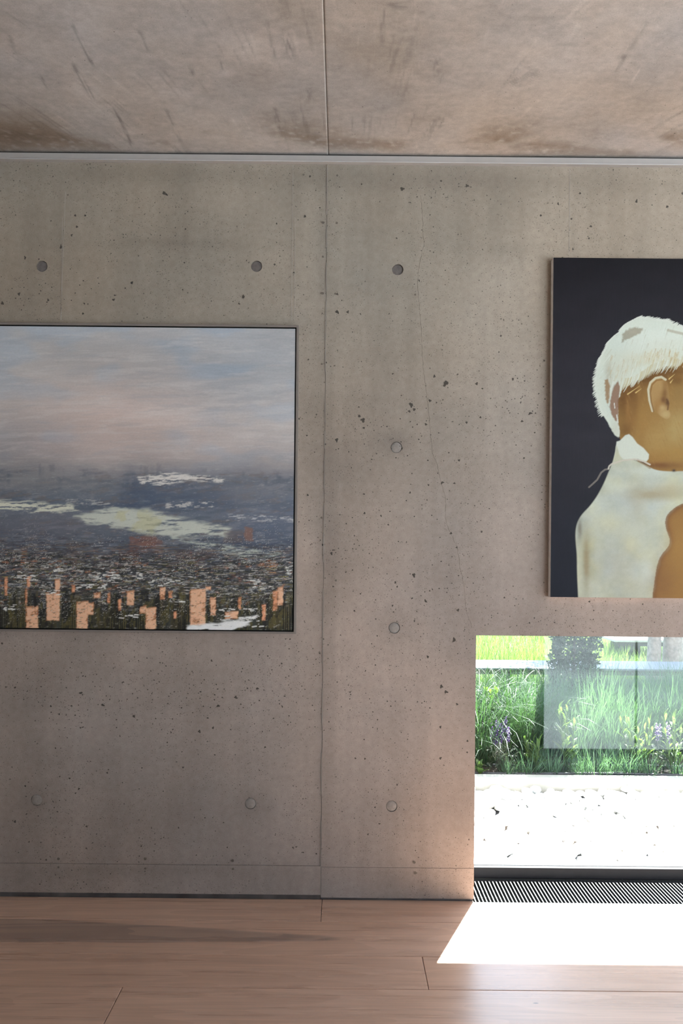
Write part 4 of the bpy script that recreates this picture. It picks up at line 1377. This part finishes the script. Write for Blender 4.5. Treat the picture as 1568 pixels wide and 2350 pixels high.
# ================================================================== GARDEN
M['soil'] = plain('dark_soil', (0.050, 0.036, 0.030), 0.95, var=0.4, scale=40)
M['lawn'] = plain('meadow_ground', (0.045, 0.075, 0.022), 0.95, var=0.35, scale=7)
M['gravel'] = plain('grey_grit', (0.10, 0.10, 0.11), 0.9)
M['kerb'] = plain('white_concrete_kerb', (0.50, 0.47, 0.43), 0.8)
M['stone'] = plain('white_pebble', (0.80, 0.79, 0.77), 0.6, var=0.05, scale=20)
M['stone_cream'] = plain('cream_pebble', (0.62, 0.54, 0.44), 0.6)
M['stone_grey'] = plain('grey_pebble', (0.45, 0.44, 0.44), 0.6)
M['far_land'] = plain('pale_land', (0.395, 0.452, 0.475), 0.9, var=0.15, scale=0.2)
M['bench_top'] = plain('pale_bench_slab', (0.16, 0.185, 0.22), 0.5)
M['bench_leg'] = plain('dark_bench_leg', (0.06, 0.052, 0.048), 0.6)
M['hose'] = plain('black_drip_hose', (0.05, 0.048, 0.060), 0.35)
M['bark'] = plain('grey_bark', (0.30, 0.25, 0.21), 0.9, var=0.35, scale=18)
M['grass_a'] = leaf_mat('grass_arching', (0.013, 0.037, 0.018), (0.044, 0.084, 0.046), 0.4)
M['grass_b'] = leaf_mat('grass_feathery', (0.038, 0.084, 0.058), (0.1, 0.175, 0.125), 0.4)
M['grass_c'] = leaf_mat('grass_deep', (0.009, 0.028, 0.014), (0.035, 0.070, 0.032), 0.4)
M['meadow'] = leaf_mat('meadow_blades', (0.055, 0.11, 0.035), (0.165, 0.23, 0.115), 0.5)
M['leaf'] = leaf_mat('broad_leaf', (0.040, 0.079, 0.025), (0.088, 0.136, 0.049), 0.5)
M['sage'] = leaf_mat('sage_leaf', (0.054, 0.071, 0.051), (0.101, 0.119, 0.092), 0.3)
M['violet'] = leaf_mat('violet_flower', (0.05, 0.016, 0.13), (0.12, 0.05, 0.26), 0.2)
M['conifer'] = leaf_mat('conifer_leaf', (0.008, 0.02, 0.014), (0.022, 0.048, 0.03), 0.15)
M['crown'] = leaf_mat('tree_leaf', (0.013, 0.031, 0.011), (0.031, 0.057, 0.017), 0.35)

Z_ST = 0.0
KY0, KY1 = 1.37, 1.44
tag(MB().box(-3.5, 9, WT, KY0, -0.3, -0.045).build('gravel_bed', M['gravel']), 'bed below the white pebbles', kind='structure')
soil_x, soil_y = np.linspace(-3.5, 9, 60), np.linspace(KY1, 3.9, 26)
X, Y = np.meshgrid(soil_x, soil_y, indexing='ij')
Zs = 0.025 + 0.03 * (fbm(X * 3, Y * 3, 5, 4) - .5)
idx = np.arange(X.size).reshape(X.shape)
me = fast_mesh('garden_soil', np.stack([X, Y, Zs], -1).reshape(-1, 3), np.stack([idx[:-1, :-1], idx[1:, :-1], idx[1:, 1:], idx[:-1, 1:]], -1).reshape(-1, 4), M['soil'], True)
tag(link(bpy.data.objects.new('garden_soil', me)), 'dark planting bed soil', kind='structure')
tag(MB().box(-40, 60, 3.9, 80, -0.3, 0.0).build('meadow_ground', M['lawn']), 'sunlit meadow ground', kind='structure')
tag(MB().box(-90, 110, -160, YB - 0.3, -6.4, -6.0).build('rear_ground', M['far_land']), 'unseen pale ground set low at the rear to brighten the pane reflection', kind='structure')  # unseen ground, dropped and tinted to colour the haze reflected in the pane
tag(MB().box(XL - 0.3, XR + 0.3, YB - 0.3, WT, -6.0, -1.5).build('plinth', M['core']), 'concrete base of the house', kind='structure')
kerb = MB().box(-3.5, 9, KY0, KY1, -0.2, 0.048).build('garden_kerb', M['kerb'], bevel=0.006, seg=2)
tag(kerb, 'white concrete kerb between pebbles and planting bed', 'kerb')

# pebbles
protos = []
for k in range(8):
    bm = bmesh.new()
    bmesh.ops.create_icosphere(bm, subdivisions=2, radius=1.0)
    for v in bm.verts:
        c = v.co
        nn = 1 + 0.16 * (math.sin(3.1 * c.x + k) * math.cos(2.3 * c.y + 2 * k) + 0.6 * math.sin(4.0 * c.z + 3 * k + c.x * 2))
        v.co = c * nn
    me = bpy.data.meshes.new('pebble')
    bm.to_mesh(me)
    bm.free()
    me.polygons.foreach_set('use_smooth', [True] * len(me.polygons))
    me.materials.append(M['stone'] if k < 6 else (M['stone_cream'] if k == 6 else M['stone_grey']))
    protos.append(me)
prng = random.Random(21)
spots = []
sp_ = 0.062
yy = WT + 0.035
r = 0
while yy < KY0 - 0.02:
    xx = 0.35 + (r % 2) * sp_ * .5
    while xx < 3.1:
        spots.append((xx + prng.uniform(-.014, .014), yy + prng.uniform(-.012, .012), -0.030 + prng.uniform(-.006, .010)))
        if prng.random() < 0.42:
            spots.append((xx + prng.uniform(-.03, .03), yy + prng.uniform(-.02, .02), -0.006 + prng.uniform(-.006, .008)))
        xx += sp_
    yy += sp_ * .84
    r += 1
spots = [s for s in spots if s[1] + 0.03 < KY0]


def seen(s):
    d = s[1] + CAM_D
    u = s[0] / d * F_PX + 784
    return 1080 < u < 1590 and s[0] / d > (XW0 / CAM_D) * 1.0 - 0.01


view = sorted([s for s in spots if seen(s)], key=lambda s: -s[2] * 6 + s[1] * 0.2)
ind, rest = view[:298], view[298:] + [s for s in spots if not seen(s)]
allv, allf, base_i = [], [], 0
for s in ind:
    me = protos[prng.choices(range(8), [6, 6, 6, 6, 6, 6, 1, 2])[0]]
    o = bpy.data.objects.new('pebble', me)
    a, b = prng.uniform(.026, .046), prng.uniform(.022, .034)
    o.scale = (a, b, prng.uniform(.016, .026))
    o.rotation_euler = (prng.uniform(-.25, .25), prng.uniform(-.25, .25), prng.uniform(0, 6.28))
    o.location = s
    link(o)
    kind_ = protos.index(me)
    tag(o, 'smooth white pebble in the strip outside the low window' if kind_ < 6 else
        ('cream tinted pebble among the white ones outside the window' if kind_ == 6 else 'greyish pebble among the white ones outside the window'),
        'pebble', 'pebbles outside the window')
pv = []
for me in protos:
    c = np.empty(len(me.vertices) * 3, np.float32)
    me.vertices.foreach_get('co', c)
    q = np.empty(len(me.loops), np.int32)
    me.loops.foreach_get('vertex_index', q)
    pv.append((c.reshape(-1, 3), q.reshape(-1, 3)))
cs, qs, off = [], [], 0
for s in rest:
    c, q = pv[prng.randrange(6)]
    a = prng.uniform(0, 6.28)
    sc = np.array([prng.uniform(.026, .046), prng.uniform(.022, .034), prng.uniform(.016, .026)])
    cc = c * sc
    cc = np.stack([cc[:, 0] * math.cos(a) - cc[:, 1] * math.sin(a), cc[:, 0] * math.sin(a) + cc[:, 1] * math.cos(a), cc[:, 2]], -1) + np.array(s)
    cs.append(cc)
    qs.append(q + off)
    off += len(c)
me = fast_mesh('pebble_bed', np.concatenate(cs), np.concatenate(qs), M['stone'], True)
tag(link(bpy.data.objects.new('pebble_bed', me)), 'remaining white pebbles of the gravel strip', 'pebbles', kind='stuff')


# blades
def blades(n, rad, hmin, hmax, width, droop, lean, seed, segs=5, spread=0.0):
    r = np.random.default_rng(seed)
    ang = r.uniform(0, 2 * np.pi, n)
    rr = rad * np.sqrt(r.random(n))
    bx, by = rr * np.cos(ang), rr * np.sin(ang)
    out = ang + r.normal(0, .7, n)
    h = r.uniform(hmin, hmax, n)
    ln = np.clip(r.normal(lean, lean * .5 + .02, n), 0.0, 1.4)
    dr = np.clip(r.normal(droop, droop * .5 + .02, n), 0, 2.2)
    w = width * r.uniform(.6, 1.3, n)
    co, fa = [], []
    x, y, z = bx.copy(), by.copy(), np.zeros(n)
    th = ln.copy()
    side = np.stack([-np.sin(out), np.cos(out)], -1)
    tw = r.uniform(-.9, .9, n)
    sx, sy = side[:, 0] * np.cos(tw), side[:, 1] * np.cos(tw)
    rows_ = []
    for k in range(segs + 1):
        f = k / segs
        ww = w * (1 - f ** 1.6) * .5 + 0.0003
        rows_.append(np.stack([np.stack([x - sx * ww, y - sy * ww, z - np.sin(tw) * ww * .3], -1), np.stack([x + sx * ww, y + sy * ww, z + np.sin(tw) * ww * .3], -1)], 1))
        step = h / segs
        x = x + np.sin(th) * np.cos(out) * step
        y = y + np.sin(th) * np.sin(out) * step
        z = z + np.cos(th) * step
        th = th + dr / segs * (0.4 + 1.4 * f)
    co = np.stack(rows_, 1)                                     # n, segs+1, 2, 3
    idx = np.arange(n * (segs + 1) * 2).reshape(n, segs + 1, 2)
    q = np.stack([idx[:, :-1, 0], idx[:, :-1, 1], idx[:, 1:, 1], idx[:, 1:, 0]], -1).reshape(-1, 4)
    return co.reshape(-1, 3), q


def clump_mesh(name, mat, *parts):
    cs, qs, off = [], [], 0
    for c, q in parts:
        cs.append(c)
        qs.append(q + off)
        off += len(c)
    return fast_mesh(name, np.concatenate(cs), np.concatenate(qs), mat)


arch = [clump_mesh('arching_grass', M['grass_a'], blades(330, .09, .45, .85, .0065, 1.5, .28, 31 + k, 6)) for k in range(3)]
feath = [clump_mesh('feathery_grass', M['grass_b'], blades(420, .12, .35, .62, .0038, .75, .30, 51 + k, 5)) for k in range(3)]
deep = [clump_mesh('upright_grass', M['grass_c'], blades(300, .13, .30, .56, .0085, .8, .22, 71 + k, 5)) for k in range(3)]
tuft = [clump_mesh('grass_tuft', M['grass_b'], blades(150, .06, .10, .24, .0032, .8, .5, 91 + k, 4)) for k in range(2)]


def place(name, meshes, x, y, s, label, cat, group, z=0.02):
    o = bpy.data.objects.new(name, prng.choice(meshes))
    o.location = (x, y, z)
    o.rotation_euler = (0, 0, prng.uniform(0, 6.28))
    o.scale = (s, s, s * prng.uniform(.92, 1.08))
    link(o)
    return tag(o, label, cat, group)


def gx(px, y):
    return (px - 782) / F_PX * (y + CAM_D)


# positions are ground points in the planted bed, given by bearing and distance from the wall
for px, y, s in ((1105, 1.72, .95), (1180, 1.95, .88), (1215, 1.78, .72), (1060, 2.0, 1.0), (1020, 1.7, .9)):
    place('arching_grass', arch, gx(px, y), y, s, 'arching dark green grass clump by the left window edge behind the violet flowers', 'grass clump', 'arching grasses at the left of the bed')
for px, y, s in ((1250, 2.0, .95), (1300, 2.15, .98), (1345, 2.0, .98), (1395, 2.1, 1.0), (1440, 1.98, .92), (1270, 2.35, .95), (1370, 2.4, .98), (1330, 1.8, .75), (1405, 1.82, .72)):
    place('feathery_grass', feath, gx(px, y), y, s, 'pale feathery grass clump in the middle of the bed', 'grass clump', 'feathery grasses in the middle of the bed')
for px, y, s in ((1500, 2.05, .95), (1550, 2.15, 1.0), (1600, 2.0, 1.0), (1650, 2.1, 1.0), (1530, 2.5, 1.0), (1590, 2.55, 1.0)):
    place('feathery_grass', feath, gx(px, y), y, s, 'tall blue-green feathery grass clump at the right side of the bed', 'grass clump', 'feathery grasses at the right of the bed')
for px, y, s in ((1720, 2.1, 1.0), (1790, 2.0, .95), (1860, 2.2, 1.0), (1940, 2.1, 1.0), (2030, 2.2, 1.0), (1700, 1.75, .7), (1830, 1.72, .75), (1980, 1.75, .75), (1690, 2.75, 1.0), (1780, 2.8, 1.0), (1880, 2.75, 1.0), (1990, 2.8, 1.0)):
    place('feathery_grass', feath, gx(px, y), y, s, 'feathery grass clump further along the bed to the right', 'grass clump', 'feathery grasses further right')
for px, y, s in ((1125, 2.75, .95), (1165, 2.8, 1.08), (1205, 2.75, 1.02), (1085, 2.7, .8), (1150, 2.5, .8), (1225, 2.55, .8)):
    place('upright_grass', deep, gx(px, y), y, s, 'deep green upright grass clump in front of the bench at left', 'grass clump', 'deep green grasses at the back left')
for px, y, s in ((1260, 2.75, .9), (1300, 2.7, .85), (1345, 2.75, .9)):
    place('arching_grass', arch, gx(px, y), y, s * .8, 'arching grass clump around the foot of the conifer', 'grass clump', 'arching grasses around the conifer')
for px, y, s in ((1390, 2.8, 1.05), (1430, 2.85, .95), (1470, 2.8, .75), (1515, 2.85, .8), (1560, 2.8, .95), (1610, 2.85, 1.0)):
    place('upright_grass', feath, gx(px, y), y, s * 1.0, 'pale upright grass clump in front of the bench at right', 'grass clump', 'pale grasses at the back right')
for px, y, s in ((1215, 1.52, 1.0), (1270, 1.54, 1.1), (1360, 1.53, 1.1), (1400, 1.52, .9), (1440, 1.54, 1.1), (1170, 1.50, .7), (1330, 1.50, .7), (1490, 1.52, .8), (1560, 1.52, .9)):
    place('grass_tuft', tuft, gx(px, y), y, s, 'short grass tuft along the white kerb', 'grass tuft', 'grass tufts along the kerb')


# broad-leaved perennials, each leaf its own part
def leaf_mesh(name, L, W, mat):
    v, f = [], []
    n = 6
    for i in range(n + 1):
        s = i / n
        w = W * math.sin(math.pi * min(1, s * .93 + .05)) ** .8 * .5
        z = 0.16 * L * math.sin(s * 2.4) - .1 * L * s * s
        v += [(s * L, -w, z + .15 * w), (s * L, 0, z - .1 * w), (s * L, w, z + .15 * w)]
    for i in range(n):
        b = 3 * i
        f += [(b, b + 3, b + 4, b + 1), (b + 1, b + 4, b + 5, b + 2)]
    me = bpy.data.meshes.new(name)
    me.from_pydata(v, [], f)
    me.materials.append(mat)
    me.polygons.foreach_set('use_smooth', [True] * len(me.polygons))
    return me


lance = leaf_mesh('leaf', .095, .022, M['leaf'])
broad = leaf_mesh('leaf', .085, .040, M['leaf'])


def leafy(px, y, h, nst, label, lm=lance, spread=.10):
    root = tag(empty('leafy_perennial', (gx(px, y), y, .02)), label, 'plant')
    for s in range(nst):
        a = prng.uniform(0, 6.28)
        q = prng.uniform(0, spread)
        hh = h * prng.uniform(.75, 1.05)
        p0 = Vector((q * .3 * math.cos(a), q * .3 * math.sin(a), 0))
        p1 = Vector((q * math.cos(a), q * math.sin(a), hh))
        MB().tube([p0, (p0 + p1) / 2 + Vector((.005, .004, 0)), p1], [.0035, .003, .0015], 5).build('stem', M['leaf'], root, True)
        nl = 9
        for k in range(nl):
            f = .22 + .78 * k / (nl - 1)
            o = bpy.data.objects.new('leaf', lm)
            o.location = p0.lerp(p1, f)
            o.rotation_euler = (prng.uniform(-.3, .3), -prng.uniform(.35, 1.0) - .3 * f, k * 2.4 + prng.uniform(-.4, .4))
            sc = (1.15 - .55 * f) * prng.uniform(.8, 1.15)
            o.scale = (sc, sc, sc)
            link(o, root)
    return root


leafy(1306, 1.56, .40, 5, 'tall yellow-green leafy perennial in the middle of the kerb row')
leafy(1470, 1.60, .36, 7, 'bushy yellow-green leafy perennial with broad spread near the right', lance, .14)
leafy(1552, 1.55, .34, 6, 'yellow-green leafy perennial at the right edge beside violet spikes', lance, .12)
leafy(1222, 1.55, .20, 4, 'small young leafy plant between violet flowers and tall perennial', lance, .08)
leafy(1103, 1.47, .07, 1, 'tiny seedling beside the kerb at the left window edge', broad, .01)
leafy(1128, 1.95, .5, 4, 'pale leafy stems against the left window edge', broad, .08)


# salvia
def spike_mesh():
    c, q = blades(70, .006, .006, .012, .006, .6, 1.2, 5, 2)
    r = np.random.default_rng(3)
    zz_ = np.repeat(np.sort(r.uniform(0, .095, 70)), 6)
    c[:, 2] += zz_
    return fast_mesh('flower_spike', c, q, M['violet'])


spike = spike_mesh()
sage_leaf = leaf_mesh('leaf', .045, .014, M['sage'])


def salvia(px, y, n_sp, sp, label, hgt):
    root = tag(empty('salvia', (gx(px, y), y, .02)), label, 'flowers')
    for k in range(n_sp):
        a, q = prng.uniform(0, 6.28), sp * math.sqrt(prng.random())
        h = hgt * prng.uniform(.8, 1.1)
        top = Vector((q * math.cos(a), q * .6 * math.sin(a), h))
        MB().tube([(top.x * .3, top.y * .3, 0), top * .6, top], [.002, .0018, .0012], 5).build('stem', M['sage'], root, True)
        o = bpy.data.objects.new('flower_spike', spike)
        o.location = top - Vector((0, 0, .02))
        o.scale = (1, 1, prng.uniform(.8, 1.1))
        link(o, root)
    for k in range(70):
        a, q = prng.uniform(0, 6.28), sp * 1.15 * math.sqrt(prng.random())
        o = bpy.data.objects.new('leaf', sage_leaf)
        o.location = (q * math.cos(a), q * .7 * math.sin(a), prng.uniform(.02, hgt * .62))
        o.rotation_euler = (prng.uniform(-.6, .6), prng.uniform(-1.0, .2), prng.uniform(0, 6.28))
        s = prng.uniform(.7, 1.25)
        o.scale = (s, s, s)
        link(o, root)
    return root


salvia(1155, 1.56, 13, .085, 'silvery salvia with violet flower spikes at the left', .23)
salvia(1520, 1.58, 6, .07, 'dark-leaved salvia with violet spikes between two leafy perennials', .22)

# drip hoses
for y, lb in ((1.485, 'black drip hose lying on soil next to the kerb'), (1.66, 'black drip hose on soil deeper in the bed')):
    pts = [(x, y + .012 * math.sin(2.1 * x + y), .042 + .004 * math.sin(5 * x)) for x in np.linspace(-.2, 3.4, 40)]
    tag(MB().tube(pts, .008, 8).build('drip_hose', M['hose'], smooth=True), lb, 'hose')

# conifer standing in front of the bench
cy = 2.66
con = tag(empty('conifer', (gx(1316, cy), cy, .02)), 'dark dense columnar conifer in front of the pale bench', 'tree')
MB().tube([(0, 0, 0), (.01, 0, .8), (0, .01, 2.1)], [.016, .012, .004], 8).build('trunk', M['bench_leg'], con, True)
cr = np.random.default_rng(9)
N = 15000
zc = cr.uniform(.06, 2.2, N)
prof = np.interp(zc, [.06, .25, .5, .8, 1.3, 2.2], [.09, .155, .175, .165, .13, .01])
a = cr.uniform(0, 2 * np.pi, N)
rr = prof * (cr.uniform(.25, 1.0, N) ** .5) * (1 + .22 * np.sin(3 * a + zc * 9) * np.cos(zc * 14))
cpos = np.stack([rr * np.cos(a), rr * np.sin(a), zc], -1)
d1 = cr.normal(0, 1, (N, 3))
d1[:, 2] += .8
d1 += np.stack([np.cos(a), np.sin(a), 0 * a], -1) * .8
d1 /= np.linalg.norm(d1, axis=1)[:, None]
d2 = np.cross(d1, cr.normal(0, 1, (N, 3)))
d2 /= np.linalg.norm(d2, axis=1)[:, None]
L_, W_ = cr.uniform(.020, .042, N)[:, None], cr.uniform(.008, .014, N)[:, None]
co = np.stack([cpos - d2 * W_ * .3, cpos + d1 * L_ * .5 - d2 * W_, cpos + d1 * L_, cpos + d1 * L_ * .5 + d2 * W_], 1).reshape(-1, 3)
link(bpy.data.objects.new('foliage', fast_mesh('foliage', co, np.arange(N * 4).reshape(N, 4), M['conifer'])), con)

# long low bench behind the planting, and a second one far behind
BY0, BY1, BZ = 3.10, 3.56, .42
bench = tag(empty('garden_bench', (3.0, (BY0 + BY1) / 2, 0)), 'long pale slab bench running behind the planting bed', 'bench')
MB().box(-5.2, 6.5, -.23, .23, BZ - .018, BZ).build('seat_slab', M['bench_top'], bench, bevel=.004)
MB().box(-5.2, 6.5, -.225, -.19, BZ - .055, BZ - .0185).build('apron', M['bench_leg'], bench)
for x in (-4.6, -3.1, -1.6, -.1, 1.4, 2.9, 4.4):
    MB().box(x - .03, x + .03, -.18, .18, 0, BZ - .019).build('leg', M['bench_leg'], bench)
b2 = tag(empty('garden_bench', (6.8, 6.9, 0)), 'distant white bench beyond the tree trunks', 'bench')
MB().box(-3.25, 3.4, -.55, .55, .27, .30).build('seat_slab', M['kerb'], b2, bevel=.004)
MB().box(-3.2, 3.3, -.52, -.48, .215, .269).build('apron', M['bench_leg'], b2)
for x in (-2.9, -1.0, 1.0, 3.0):
    MB().box(x - .04, x + .04, -.4, .4, 0, .269).build('leg', M['bench_leg'], b2)

# meadow
mr = np.random.default_rng(17)
NB = 60000
c, q = blades(NB, 1.0, .08, .30, .0055, .8, .30, 19, 3)
c = c.reshape(NB, -1, 3)
base_xy = c[:, :1, :2].copy()
yy = 3.75 + 9.0 * mr.random(NB) ** 1.3
xx = (yy + CAM_D) * mr.uniform(.10, .80, NB)
c[:, :, 0] += (xx - base_xy[:, 0, 0])[:, None]
c[:, :, 1] += (yy - base_xy[:, 0, 1])[:, None]
patch = .45 + 1.0 * fbm(xx * 1.2, yy * 1.2, 3, 3)
c[:, :, 2] *= patch[:, None]
me = fast_mesh('meadow_grass', c.reshape(-1, 3), q, M['meadow'])
tag(link(bpy.data.objects.new('meadow_grass', me)), 'sunlit yellow-green meadow grass beyond the bench', 'grass', kind='stuff')


# two trees at the right
def tree(px, y, w, label, seed, lean):
    x = gx(px, y)
    root = tag(empty('tree', (x, y, 0)), label, 'tree', None)
    MB().tube([(0, 0, -.05), (0, 0, .12), (.01, 0, .6), (lean * .4, .1, 1.6), (lean, .3, 3.4)], [w * .72, w * .56, w * .5, w * .45, w * .2], 14).build('trunk', M['bark'], root, True)
    r = np.random.default_rng(seed)
    N = 6500
    cen = np.array([lean + .25, .9, 2.9]) + r.normal(0, 1, (14, 3)) * np.array([.45, .55, .40])
    p = cen[r.integers(0, 14, N)] + r.normal(0, .20, (N, 3))
    p[:, 2] = np.maximum(p[:, 2], 1.9)
    d1 = r.normal(0, 1, (N, 3))
    d1 /= np.linalg.norm(d1, axis=1)[:, None]
    d2 = np.cross(d1, r.normal(0, 1, (N, 3)))
    d2 /= np.linalg.norm(d2, axis=1)[:, None]
    L_, W_ = r.uniform(.06, .11, N)[:, None], r.uniform(.02, .035, N)[:, None]
    co = np.stack([p, p + d1 * L_ * .5 - d2 * W_, p + d1 * L_, p + d1 * L_ * .5 + d2 * W_], 1).reshape(-1, 3)
    link(bpy.data.objects.new('crown', fast_mesh('crown', co, np.arange(N * 4).reshape(N, 4), M['crown'])), root)
    return root


tree(1500, 4.15, .122, 'slimmer grey tree trunk standing behind the bench', 5, .1)
tree(1543, 4.20, .176, 'thicker grey tree trunk at the right behind the bench', 6, .3)

# sky enters the room through the rear and side openings: portals for cleaner sampling
for nm, loc, rot, w_, h_ in (('rear', ((RW0 + RW1) / 2, YB - 0.31, (RZ0 + RZ1) / 2), (math.pi / 2, 0, 0), RW1 - RW0, RZ1 - RZ0),
                             ('side', (XR + 0.31, -3.1, 0.875), (math.pi / 2, 0, math.pi / 2), 3.2, 3.55)):
    po = bpy.data.lights.new(nm + '_opening_portal', 'AREA')
    po.shape = 'RECTANGLE'
    po.size, po.size_y = w_, h_
    po.cycles.is_portal = True
    p_o = bpy.data.objects.new(nm + '_opening_portal', po)
    p_o.location = loc
    p_o.rotation_euler = rot
    COL.objects.link(p_o)
